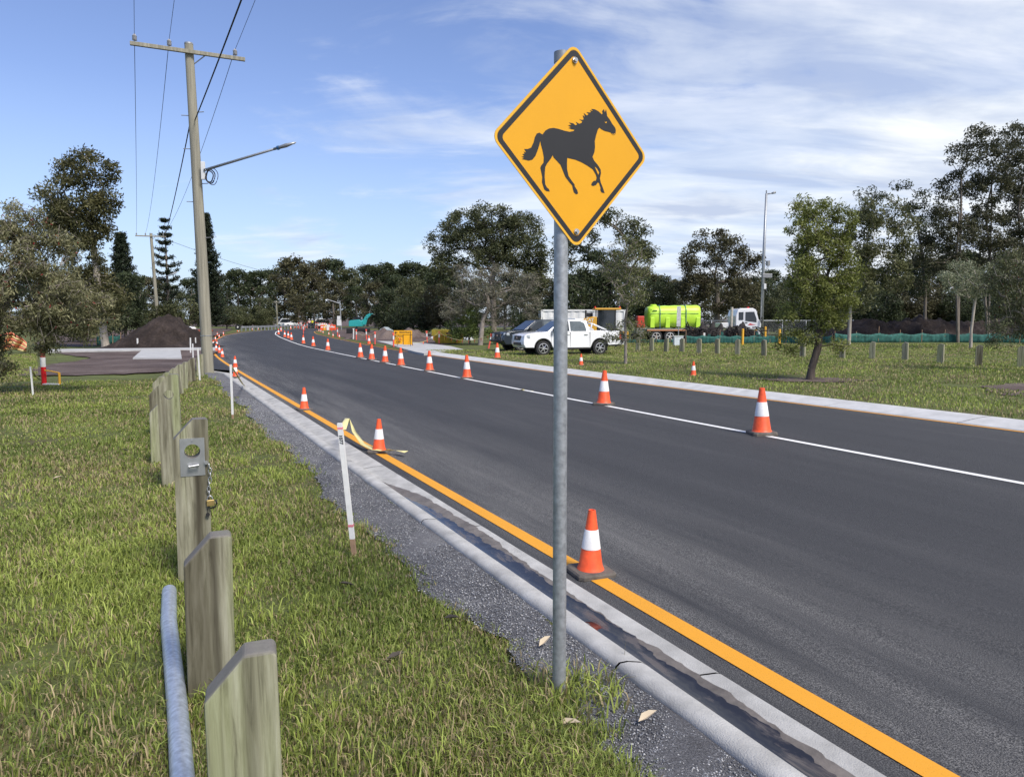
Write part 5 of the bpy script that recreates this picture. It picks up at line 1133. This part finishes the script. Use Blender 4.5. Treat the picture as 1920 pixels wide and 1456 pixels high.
# parked pale tarp and orange plank by the pole
t = empty('covered_load', ground(360, 623), 0, 'white tarpaulin bundle on a low orange trailer behind the pole', 'trailer'); MB().box((.6, 0, .25), (4.2, 1.2, .25)).build('deck', M('rust orange', (.3, .08, .04), .7), t, bevel=.03); MB().ball((-.2, 0, .55), .7, 1.2, .7, .42).build('tarpaulin', WHITEM, t, smooth=True)

# road workers
def worker(px, Y, shirt, helmet, label, rz):
    p = depth(px, 612, Y); t = empty('person', (p.x, Y, rise(Y)), rz, label, 'person', 'road workers')
    J = [(0, 0, .98), (0, 0, 1.2), (0, 0, 1.42), (0, 0, 1.52), (0, -.01, 1.66), (.19, 0, 1.42), (.26, -.03, 1.16), (.24, -.16, .96), (.23, -.23, .90), (-.19, 0, 1.42), (-.27, .0, 1.16), (-.26, -.10, .93), (-.26, -.14, .86),
         (.10, 0, .92), (.12, -.02, .50), (.12, .02, .08), (.13, -.13, .04), (-.10, 0, .92), (-.12, .0, .50), (-.13, .03, .08), (-.14, -.12, .04)]
    Ed = [(0, 1), (1, 2), (2, 3), (3, 4), (2, 5), (5, 6), (6, 7), (7, 8), (2, 9), (9, 10), (10, 11), (11, 12), (0, 13), (13, 14), (14, 15), (15, 16), (0, 17), (17, 18), (18, 19), (19, 20)]
    Rr = [.15, .15, .16, .06, .10, .07, .05, .035, .04, .07, .05, .035, .04, .10, .07, .05, .045, .10, .07, .05, .045]
    me = bpy.data.meshes.new('body'); me.from_pydata(J, Ed, []); me.materials.append(M('work trousers', (.02, .025, .05), .8)); o = bpy.data.objects.new('body', me); COL.objects.link(o); reg(o, t)
    o.modifiers.new('skin', 'SKIN'); o.modifiers.new('sub', 'SUBSURF').levels = 1
    for i, r in enumerate(Rr): me.skin_vertices[0].data[i].radius = (r, r*.8)
    me.skin_vertices[0].data[0].use_root = True
    MB().lathe([(.175, 1.0), (.19, 1.1), (.20, 1.3), (.20, 1.40), (.12, 1.48)], 14).build('shirt', shirt, t, smooth=True)
    for s, e in ((1, (.26, -.03, 1.16)), (-1, (-.27, 0, 1.16))): MB().tube([(s*.17, 0, 1.42), e], [.095, .075], 8).build('sleeve', shirt, t, smooth=True)
    MB().ball((0, -.015, 1.66), .105, .85, 1, 1.2).build('face', M('skin', (.4, .25, .18), .6), t, smooth=True)
    MB().lathe([(.16, 1.71), (.13, 1.73), (.125, 1.78), (.09, 1.84), (.02, 1.86)], 14).build('hard_hat', helmet, t, smooth=True)
worker(580.3, 139, M('white pink vest', (.75, .5, .45), .7), WHITEM, 'road worker in pale shirt and white hard hat, left of two', .3)
worker(585.8, 139.5, M('hi-vis yellow', (.75, .72, .05), .7), WHITEM, 'road worker in hi-vis yellow shirt and white hard hat, right of two', -.4)
# small clutter: leaf litter and dead leaves on the near lawn
for i, (a, b_) in enumerate([(108, 903), (235, 850), (1065, 1374), (845, 1172), (1020, 1218), (742, 1245), (1212, 1362), (652, 1108)]):
    p = ground(a, b_); b = MB(); b.add([(0, -.045, .012), (.018, -.01, .02), (.014, .03, .022), (0, .06, .012), (-.016, .03, .020), (-.018, -.01, .024), (0, 0, .008)], [(0, 1, 6), (1, 2, 6), (2, 3, 6), (3, 4, 6), (4, 5, 6), (5, 0, 6)])
    o = b.build('fallen_leaf', M('dead leaf', [(.5, .42, .3), (.06, .05, .04)][i % 2], .8), None); o.location = p+Vector((0, 0, .035)); o.rotation_euler = (.2, .1, rnd.uniform(0, 6)); tag(o, ['pale dry leaf far left of the posts', 'dark leaf on the lawn left of the posts', 'curled pale leaf just below the sign pole foot', 'dark leaf near the gravel edge', 'pale leaf left of the sign pole', 'dark leaf in the middle of the lawn', 'pale leaf on the kerb gravel', 'dark leaf near the numbered stake'][i], 'leaf', 'fallen leaves near the camera')

# ================================================================ trees
def build_tree(name, base, targets, clump_r, nleaf, leaf, cols, bark, trunk_r, label, seed, cat='tree', group=None, trunk_pts=None, flat=.75, droop=0., upright=0., twig_leafless=0, flowers=0, minr=.012, multi=1, tip=None, tubes=5, bright=1.8):
    """base: world point; targets: (n,3) clump centres; limbs grow from the trunk to every clump"""
    R = np.random.default_rng(seed); base = Vector(base); T = [Vector(t)-base for t in targets]
    root = empty(name, base, 0, label, cat, group)
    nodes = [Vector((0, 0, -.15))]; par = [-1]
    tp = trunk_pts or [(0, 0, 1.0)]
    for stem in range(multi):
        prev = 0
        for p in tp:
            off = Vector((R.normal(0, .25)*stem, R.normal(0, .2)*stem, 0)) if stem else Vector()
            nodes.append(Vector(p)+off*(1 if p[2] > .5 else .3)); par.append(prev); prev = len(nodes)-1
    fixed = len(nodes); tips = []
    order = sorted(range(len(T)), key=lambda i: (T[i]-Vector(tp[-1])).length)
    A = np.zeros((4096*6, 3)); A[:fixed] = [tuple(v) for v in nodes]; cnt = fixed; depthn = [0]*cnt
    for i in order:
        t = T[i]; tv = np.array(t); d = A[1:cnt]-tv; dist = np.sqrt((d**2).sum(1))
        pen = np.where(A[1:cnt, 2] > tv[2]-.1*dist, .9*(A[1:cnt, 2]-tv[2]+.1*dist), 0)*1.2
        j = int(np.argmin(dist+np.maximum(pen, 0)+.25*np.linalg.norm(A[1:cnt]-np.array(tp[-1]), axis=1)))+1
        p = Vector(A[j]); L = (t-p).length; m = max(1, min(4, int(L/.8))); prev = j
        side = Vector((R.normal(), R.normal(), R.normal()*.4+.35))*L*.10
        for k in range(1, m+1):
            u = k/m; q = p.lerp(t, u)+side*math.sin(math.pi*u)
            if cnt >= len(A): break
            A[cnt] = q; par.append(prev); prev = cnt; cnt += 1
        tips.append(prev)
    # pipe-model radii
    wgt = np.zeros(cnt)
    for tpn in tips: wgt[tpn] += 1
    for i in range(cnt-1, 0, -1): wgt[par[i]] += wgt[i]
    tot = max(wgt[1:fixed].max(), 1); rad = np.maximum(minr, trunk_r*(np.maximum(wgt, .3)/tot)**.52)
    rad[0] = trunk_r*1.25
    V = []; F = []; n = tubes
    for i in range(1, cnt):
        a, b = Vector(A[par[i]]), Vector(A[i]); dv = b-a
        if dv.length < 1e-4: continue
        dv.normalize(); u = dv.cross(Vector((0, 0, 1)) if abs(dv.z) < .95 else Vector((1, 0, 0))).normalized(); v = dv.cross(u); o = len(V)
        ra = min(rad[par[i]], rad[i]*1.6) if par[i] else rad[0]
        nn = n if rad[i] < trunk_r*.5 else 10
        for c, r in ((a, ra), (b, rad[i])):
            for k in range(nn): an = 2*math.pi*k/nn; V.append(c+(u*math.cos(an)+v*math.sin(an))*r)
        F += [(o+k, o+(k+1) % nn, o+nn+(k+1) % nn, o+nn+k) for k in range(nn)]
    if V:
        tr = npmesh('trunk', [tuple(v) for v in V], F, bark, root); tr.data.polygons.foreach_set('use_smooth', [True]*len(tr.data.polygons))
    # leaves
    C = np.array([tuple(t) for t in T]); n = len(C)*nleaf
    cr = np.repeat(clump_r*R.uniform(.7, 1.3, len(C)), nleaf); P = np.repeat(C, nleaf, 0)
    g = R.normal(0, 1, (n, 3)); g /= np.linalg.norm(g, axis=1)[:, None]; rr = R.random(n)**.45
    off = g*(rr*cr)[:, None]; off[:, 2] *= flat
    if droop: off[:, 2] -= droop*R.random(n)*cr
    P = P+off
    lw, ll = leaf[1]*R.uniform(.7, 1.3, n), leaf[0]*R.uniform(.6, 1.4, n)
    d = R.normal(0, 1, (n, 3)); d[:, 2] += upright-droop*1.6; d /= np.linalg.norm(d, axis=1)[:, None]
    s = np.cross(d, R.normal(0, 1, (n, 3))); s /= np.linalg.norm(s, axis=1)[:, None]+1e-9
    Q = np.stack([P-d*ll[:, None]/2, P+s*lw[:, None]/2, P+d*ll[:, None]/2, P-s*lw[:, None]/2], 1)
    cols = np.array(cols); cv = R.normal(0, 1, len(C)); ci = np.clip((np.repeat(cv, nleaf)*.28+R.normal(0, .30, n)+.5), 0, .999)*(len(cols)-1)
    i0 = ci.astype(int); fr = (ci-i0)[:, None]; c = cols[i0]*(1-fr)+cols[np.minimum(i0+1, len(cols)-1)]*fr
    c = c*R.uniform(.75, 1.25, (n, 1))*bright
    if tip is not None:
        k = (off[:, 2] > .35*cr*flat) & (R.random(n) < .55); c[k] = np.array(tip)*R.uniform(.7, 1.2, (k.sum(), 1))
    if flowers:
        k = R.random(n) < flowers; c[k] = np.array([.30, .03, .03])*R.uniform(.6, 1.3, (k.sum(), 1))
    npmesh('crown', Q.reshape(-1, 3), np.arange(n*4).reshape(-1, 4), LEAF, root, np.repeat(c, 4, 0))
    if twig_leafless:
        tw = MB()
        for q in range(twig_leafless):
            c0 = T[int(R.integers(len(T)))]; v = Vector(R.normal(0, 1, 3)); v.z = v.z*.5-.1*droop; v = v.normalized()*clump_r*R.uniform(.9, 2.0); mid = c0+v*.5+Vector((0, 0, .08))
            tw.tube([c0-v*.4, mid, c0+v+Vector((0, 0, -.25*droop))], [minr*.8, minr*.6, minr*.25], 3, cap=False)
        tw.build('twigs', TWIG, root, fix=False)['kind'] = 'stuff'
    return root
def lobes_to_targets(lobes, Y, per, seed, dscale=.9, shell=.6):
    """lobes in photo pixels (cx, cy, rx, ry), standing at distance Y -> clump centres spread through real ellipsoids"""
    R = np.random.default_rng(seed); out = []; k = Y/FPX
    for cx_, cy_, rx, ry in lobes:
        c = depth(cx_, cy_, Y); m = max(4, int(per*rx*ry*k*k)); yo = R.normal(0, .35)*rx*k*dscale
        g = R.normal(0, 1, (m, 3)); g /= np.linalg.norm(g, axis=1)[:, None]; r = R.random(m)**(1/3)*(1-shell)+shell*R.random(m)**.15
        g *= (r*.9)[:, None]
        for q in g: out.append((c.x+q[0]*rx*k, Y+yo+q[1]*rx*k*dscale, c.z+q[2]*ry*k))
    return out
G_DARK = [(.016, .022, .010), (.030, .040, .017), (.048, .060, .026)]
G_OLIVE = [(.028, .034, .014), (.052, .060, .026), (.085, .090, .042)]
G_BROWN = [(.030, .027, .014), (.052, .050, .024), (.080, .076, .038)]
G_FRESH = [(.050, .070, .018), (.085, .115, .030), (.135, .165, .052)]
G_GREY = [(.060, .058, .040), (.095, .092, .062), (.15, .145, .105)]
def ptree(name, label, Y, base_px, lobes, cols, bark=BARK, per=.55, clump=.85, nleaf=90, leaf=(.30, .11), tr=.28, fork=None, seed=1, **kw):
    b = depth(base_px[0], base_px[1], Y); b.z = rise(Y)+kw.pop('bz', 0)
    T = lobes_to_targets(lobes, Y, kw.pop('cover', 4.6)/clump**2, seed, kw.pop('dscale', .9), kw.pop('shell', .6))
    fk = [depth(px, py, Y)-b for px, py in (fork or [(base_px[0], base_px[1]-30)])]
    kw.setdefault('bright', 1.6)
    return build_tree(name, b, T, clump, nleaf, leaf, cols, bark, tr*.62 if Y > 25 else tr*.85, label, seed, trunk_pts=[tuple(p) for p in fk], **kw)

# -- left: tall eucalypt
ptree('eucalyptus_tree', 'tall dark eucalyptus rising above the bottlebrush at the left', 48, (198, 640), [(123, 318, 22, 28), (185, 312, 42, 30), (200, 360, 28, 42), (150, 372, 55, 38), (88, 375, 28, 24), (160, 430, 52, 38), (196, 412, 26, 42), (160, 480, 38, 45), (178, 540, 42, 45), (120, 420, 40, 40), (140, 540, 40, 50), (205, 560, 40, 40)],
      [(.034, .036, .014), (.062, .062, .024), (.095, .090, .040)], BARKP, .75, .62, 90, (.24, .09), .34, [(190, 590), (180, 500), (170, 430)], 21, droop=.35)
# -- left: large near bottlebrush reaching in from the edge
ptree('bottlebrush_tree', 'large drooping bottlebrush with grey twigs and red flowers at the left edge', 17, (-30, 725), [(10, 470, 75, 75), (100, 480, 60, 55), (55, 560, 90, 65), (140, 560, 55, 65), (175, 590, 28, 45), (-90, 540, 110, 140), (120, 618, 55, 26), (0, 692, 24, 22), (92, 652, 20, 18), (30, 410, 40, 40), (-75, 640, 60, 70)],
      [(.055, .055, .028), (.095, .095, .045), (.15, .145, .080)], TWIG, 9.0, .26, 120, (.10, .027), .13, [(-20, 640), (10, 560)], 22, droop=.5, bright=1.9, flowers=.012, twig_leafless=700, minr=.006, tubes=4)
# -- araucarias
def araucaria(px, top, Y, wpx, label, seed, sparse=1.0, gap0=.25, whorls=20):
    R = random.Random(seed); b = depth(px, 605, Y); b.z = rise(Y); hh = depth(px, top, Y).z-b.z; k = Y/FPX; root = empty('araucaria_pine', b, 0, label, 'tree', 'pines behind the soil heap')
    MB().tube([(0, 0, -.2), (0, 0, hh*.5), (.0, 0, hh)], [hh*.016, hh*.010, .02], 8).build('trunk', BARK, root, smooth=True); P = []; bt = MB()
    for i in range(whorls):
        u = (i+.5)/whorls; z = hh*(gap0+(1-gap0)*u); L = wpx*k*(1-u*.86)*R.uniform(.72, 1.12)
        for a in range(6):
            an = a*math.pi/3+i*.5+R.uniform(-.2, .2)
            if R.random() > sparse: continue
            Lb = L*R.uniform(.7, 1.1); pts = [Vector((math.cos(an)*Lb*s, math.sin(an)*Lb*s, z-.10*Lb*math.sin(math.pi*s)+.28*Lb*s*s)) for s in (0, .35, .7, 1.0)]
            bt.tube(pts, [.05, .04, .03, .015], 4, cap=False)
            for q in range(int(7+Lb*4)):
                s = .22+.78*q/(6+Lb*4); s = min(s, 1); c = Vector((math.cos(an)*Lb*s, math.sin(an)*Lb*s, z-.10*Lb*math.sin(math.pi*s)+.28*Lb*s*s)); P.append(c)
    bt.build('branches', BARK, root, fix=False); P = np.array([tuple(p) for p in P]); Rn = np.random.default_rng(seed); m = 13; n = len(P)*m; Q = np.repeat(P, m, 0)+Rn.normal(0, .13, (n, 3))*np.array([1, 1, .75])
    d = Rn.normal(0, 1, (n, 3)); d[:, 2] += .6; d /= np.linalg.norm(d, axis=1)[:, None]; s = np.cross(d, Rn.normal(0, 1, (n, 3))); s /= np.linalg.norm(s, axis=1)[:, None]; ll, lw = Rn.uniform(.18, .36, n)[:, None], Rn.uniform(.06, .12, n)[:, None]
    c = np.array([.022, .032, .016])*Rn.uniform(.6, 1.8, (n, 1)); npmesh('foliage', np.stack([Q-d*ll/2, Q+s*lw/2, Q+d*ll/2, Q-s*lw/2], 1).reshape(-1, 3), np.arange(n*4).reshape(-1, 4), LEAF, root, np.repeat(c, 4, 0))
araucaria(234, 437, 75, 44, 'slender cone-shaped pine left of the second power pole', 31, 1.0, .22, 24)
araucaria(317, 406, 85, 40, 'open araucaria pine with tiered branches behind the second power pole', 32, .62, .25, 12)
araucaria(393, 400, 80, 44, 'dense columnar pine half hidden by the tall power pole', 33, 1.0, .1, 30)
# -- right of centre
ptree('spreading_tree', 'broad domed tree with spreading branches left of the sign', 75, (925, 606), [(832, 462, 32, 30), (868, 428, 45, 34), (920, 408, 52, 26), (975, 432, 42, 34), (1000, 468, 24, 30), (900, 452, 60, 32), (960, 472, 50, 30), (1012, 512, 22, 34), (840, 500, 30, 30), (985, 520, 40, 40), (900, 488, 55, 24), (940, 435, 50, 30)],
      G_OLIVE, BARK, .50, .85, 110, (.30, .11), .5, [(925, 570), (922, 535), (925, 505)], 23, shell=.75)
ptree('paperbark_tree', 'crooked grey tree with pale feathery tops behind the dark ute', 52, (900, 632), [(875, 518, 30, 20), (935, 512, 48, 18), (990, 532, 24, 26), (900, 552, 48, 28), (960, 555, 42, 26), (1000, 585, 18, 32), (850, 578, 26, 26), (930, 590, 30, 20)],
      G_GREY, TWIG, 1.15, .48, 80, (.17, .05), .26, [(905, 600), (918, 575), (912, 550)], 24, tip=(.20, .195, .12), twig_leafless=200, minr=.015)
ptree('leafy_bush', 'bright green bush beside the skip bin', 53, (880, 640), [(868, 612, 30, 22), (880, 590, 22, 26), (900, 615, 24, 22), (862, 628, 26, 12)], G_FRESH, BARK, 1.3, .42, 80, (.16, .06), .1, None, 25)
ptree('gum_tree', 'dense dark tree half hidden behind the sign pole', 64, (1130, 612), [(1125, 412, 42, 16), (1178, 440, 38, 26), (1095, 445, 24, 30), (1205, 480, 26, 36), (1060, 470, 24, 40)], G_OLIVE, BARK, .60, .7, 90, (.26, .10), .4, [(1135, 560), (1140, 500)], 26, shell=.8)
ptree('dark_tree', 'very dark leafy tree behind the road machine', 60, (1110, 612), [(1130, 500, 48, 45), (1105, 550, 52, 42), (1150, 555, 50, 40), (1120, 590, 60, 25), (1060, 560, 40, 45), (1035, 590, 40, 25)], G_DARK, BARK, .9, .75, 70, (.30, .12), .3, [(1115, 570)], 27)
ptree('street_tree', 'thin young tree with bare lower twigs in front of the road machine', 28.4, (1173, 686), [(1170, 468, 36, 26), (1158, 500, 38, 34), (1192, 505, 34, 36), (1175, 545, 40, 36), (1170, 620, 46, 26), (1142, 638, 22, 10), (1205, 632, 22, 14)], [(.055, .062, .022), (.085, .095, .035), (.125, .135, .055)], TWIG, 5.5, .24, 26, (.10, .034), .085, [(1173, 640), (1172, 600)], 28, twig_leafless=190, minr=.008, upright=.5, bz=.06)
ptree('broad_tree', 'rusty-topped dark tree behind the tanker truck', 80, (1345, 612), [(1338, 452, 50, 22), (1305, 488, 32, 30), (1372, 488, 38, 36), (1408, 490, 16, 24), (1300, 540, 38, 30), (1350, 548, 60, 40), (1400, 555, 42, 40)], G_BROWN, BARK, .45, .9, 100, (.32, .12), .45, [(1345, 575), (1345, 530)], 29, shell=.75)
ptree('street_tree', 'bright green leaning young tree with a dark trunk on the right verge', 20.3, (1517, 718), [(1530, 388, 40, 24), (1580, 420, 36, 38), (1510, 435, 36, 36), (1545, 470, 62, 42), (1585, 510, 34, 48), (1502, 520, 34, 44), (1550, 560, 50, 36), (1500, 632, 42, 12), (1560, 645, 26, 9), (1478, 655, 18, 10), (1475, 585, 20, 20), (1545, 598, 42, 28), (1515, 560, 36, 40)],
      [(.066, .078, .016), (.105, .120, .028), (.155, .170, .050)], M('dark bark', (.085, .066, .055), .9, var=.4, scale=12, bump=.6, bscale=25, stretch=(2, 2, .3)), 8.0, .24, 85, (.09, .030), .12, [(1522, 690), (1534, 650), (1538, 600), (1540, 540)], 30, bz=.07, cover=6.0, twig_leafless=160, minr=.007)
ptree('round_tree', 'rounded olive tree behind the bright green young tree', 52, (1593, 612), [(1650, 398, 42, 30), (1618, 445, 42, 48), (1690, 440, 30, 45), (1655, 490, 46, 46), (1610, 540, 36, 50), (1680, 520, 30, 30)], [(.045, .050, .020), (.075, .080, .034), (.11, .115, .052)], BARKP, .8, .62, 90, (.22, .085), .17, [(1595, 570), (1615, 520), (1635, 470)], 34)
for i, (bx, lob, lab) in enumerate([(1798, [(1828, 262, 36, 18), (1795, 295, 26, 22), (1790, 350, 28, 32), (1770, 405, 28, 36), (1800, 440, 34, 40), (1745, 470, 26, 36), (1790, 500, 40, 30)], 'tall thin-trunked gum at right, left of a group of three'),
                                    (1855, [(1860, 300, 42, 32), (1850, 360, 44, 40), (1840, 430, 40, 42), (1870, 480, 40, 40)], 'tall thin-trunked gum at right, middle of a group of three'),
                                    (1912, [(1910, 255, 34, 24), (1915, 320, 40, 46), (1925, 400, 46, 52), (1915, 470, 44, 42)], 'tall thin-trunked gum cut by the right edge')]):
    ptree('tall_gum', lab, 58+i*2, (bx, 612), lob, [(.024, .026, .012), (.042, .044, .022), (.066, .066, .036)], BARK, .55, .62, 80, (.24, .09), .15, [(bx, 560), (bx+2, 480), (bx+4, 400), (bx+4, 330)], 40+i, group='tall gums on the right', shell=.85, multi=2)
ptree('thin_gum', 'wispy gum with open tufts above the rounded olive tree', 66, (1735, 612), [(1640, 362, 24, 14), (1690, 350, 13, 12), (1722, 378, 22, 20), (1738, 425, 24, 30), (1748, 480, 28, 36), (1700, 400, 16, 14), (1720, 530, 30, 30)], G_DARK, BARK, .5, .6, 60, (.24, .09), .2, [(1735, 560), (1730, 480), (1720, 420)], 44, shell=.8)
ptree('pale_leaf_tree', 'tree with silvery pale leaves and straight trunk behind the far posts', 45.2, (1820, 655), [(1788, 528, 32, 22), (1818, 508, 36, 24), (1850, 522, 28, 28), (1815, 545, 30, 18)], [(.10, .115, .065), (.15, .165, .10), (.24, .25, .17)], BARKP, 1.6, .40, 60, (.15, .05), .13, [(1821, 620), (1826, 580), (1830, 550)], 45, bz=.07)
ptree('bottlebrush_tree', 'drooping bottlebrush with dark hanging foliage at the right edge', 24, (1950, 722), [(1905, 492, 42, 30), (1860, 520, 36, 30), (1905, 545, 44, 40), (1880, 592, 28, 34), (1868, 630, 12, 16), (1940, 560, 50, 80), (1915, 610, 24, 30)], [(.045, .050, .022), (.080, .088, .040), (.14, .145, .075)], TWIG, 6.0, .28, 70, (.10, .030), .12, [(1950, 640), (1935, 580)], 46, droop=.9, flowers=.006, twig_leafless=120, minr=.007)
# low growth
for i, (px, py, rx, ry, Y, cols, lab) in enumerate([(724, 575, 22, 44, 88, G_DARK, 'dark conical bush behind the gravel heap'), (775, 585, 42, 34, 84, G_DARK, 'wide dark bush behind the roadwork sign'), (825, 570, 30, 40, 82, G_BROWN, 'brownish twiggy bush behind the skip bin'),
        (770, 545, 30, 30, 95, G_OLIVE, 'rounded olive bush in front of the forest centre'), (470, 590, 40, 20, 135, G_OLIVE, 'low olive shrub left of the guard rail'), (497, 580, 18, 26, 138, G_OLIVE, 'upright branching shrub at the guard rail start'), (425, 590, 28, 18, 125, G_OLIVE, 'low green shrub right of the tall power pole'),
        (340, 585, 36, 24, 78, G_OLIVE, 'green shrub behind the soil heap, right side'), (285, 588, 34, 24, 76, G_OLIVE, 'green shrub behind the soil heap, left side'), (235, 560, 34, 55, 68, G_DARK, 'dark dense shrub below the slender pine'), (1640, 575, 50, 34, 74, G_DARK, 'dark shrub behind the long stockpile, left'),
        (1715, 560, 50, 45, 76, G_BROWN, 'brown-green shrub behind the long stockpile, middle'), (1790, 575, 50, 40, 76, G_DARK, 'dark shrub behind the long stockpile, right'), (1880, 570, 60, 45, 78, G_DARK, 'dark shrub behind the right bottlebrush'), (1230, 560, 45, 45, 86, G_DARK, 'dark shrub behind the green tank'),
        (1470, 575, 50, 40, 84, G_OLIVE, 'olive shrub right of the light pole'), (1540, 580, 50, 36, 82, G_DARK, 'dark shrub behind the young green tree'), (1440, 560, 35, 45, 90, G_DARK, 'dark shrub behind the light pole'), (1000, 590, 40, 28, 66, G_DARK, 'dark shrub behind the container'), (155, 600, 40, 30, 60, G_DARK, 'dark undergrowth below the tall eucalyptus')]):
    ptree('shrub', lab, Y, (px, 606), [(px, py, rx, ry), (px-rx*.5, py+ry*.4, rx*.7, ry*.6), (px+rx*.5, py+ry*.4, rx*.7, ry*.6), (px, py+ry*.7, rx*1.1, ry*.45)], cols, BARK, .55, .8, 90, (.28, .11), .15, [(px, 598)], 60+i, group='shrubs along the tree line', cat='shrub')
# -- the far forest wall: individual trees, shared shapes
protos = []
for i, (hh, wd, cols) in enumerate([(15, 4.2, G_DARK), (17, 4.6, G_OLIVE), (13.5, 5.0, G_BROWN), (16, 3.8, G_DARK)]):
    R = np.random.default_rng(80+i); T = []
    for k in range(85):
        u = R.random()**.75; z = hh*(.12+.86*u); r = wd*(.55+.5*math.sin(math.pi*min(1, u*1.05)))*R.random()**.4*(1 if u < .85 else .7); a = R.uniform(0, 6.28); T.append((r*math.cos(a), r*math.sin(a), z))
    protos.append(build_tree('forest_tree', (0, 0, 0), T, 1.15, 62, (.55, .22), cols, BARKP if i % 2 else BARK, .28, None, 80+i, trunk_pts=[(0, 0, hh*.3), (.2, 0, hh*.55)], tubes=4))
used = [False]*4
def forest(x, y, sc, k, label, group):
    if not used[k]: o = protos[k]; used[k] = True
    else: o = dup(protos[k])
    o.location = (x, y, rise(y)-.2); o.rotation_euler = (0, 0, rnd.uniform(0, 6.28)); o.scale = (sc*rnd.uniform(.9, 1.15), sc*rnd.uniform(.9, 1.15), sc); tag(o, label, 'tree', group)
def row(px0, px1, step, Y, tops, label, group, jy=8):
    px = px0
    while px <= px1:
        yv = Y+rnd.uniform(-jy, jy); top = float(np.interp(px, [a for a, b in tops], [b for a, b in tops]))+rnd.uniform(-9, 10); hh = depth(px, top, yv).z-rise(yv); k = rnd.randrange(4)
        forest(depth(px, 600, yv).x, yv, hh/[15, 17, 13.5, 16][k], k, label, group); px += step*rnd.uniform(.7, 1.3)
row(385, 850, 24, 172, [(380, 530), (430, 512), (500, 500), (550, 486), (620, 488), (700, 498), (780, 500), (850, 500)], 'one of the dark trees forming the far forest wall behind the road', 'far forest wall behind the road')
row(560, 850, 34, 140, [(560, 540), (640, 530), (720, 520), (850, 515)], 'one of the nearer dark forest trees behind the excavator', 'nearer forest edge behind the excavator', 6)
row(-40, 400, 30, 112, [(-40, 505), (150, 520), (260, 515), (330, 520), (400, 530)], 'one of the trees behind the pines on the left', 'trees behind the pines on the left', 8)
row(840, 1010, 26, 118, [(840, 520), (1010, 515)], 'one of the trees behind the crooked grey tree', 'trees behind the crooked grey tree', 6)
row(985, 1960, 34, 104, [(985, 520), (1060, 500), (1230, 505), (1280, 520), (1420, 515), (1500, 510), (1640, 500), (1800, 470), (1960, 480)], 'one of the trees in the back row behind the truck and stockpile', 'back row of trees behind the works', 7)
for k in range(4):
    if not used[k]: forest(60+k*5, 130, 1, k, 'one of the trees in the back row behind the truck and stockpile', 'back row of trees behind the works')
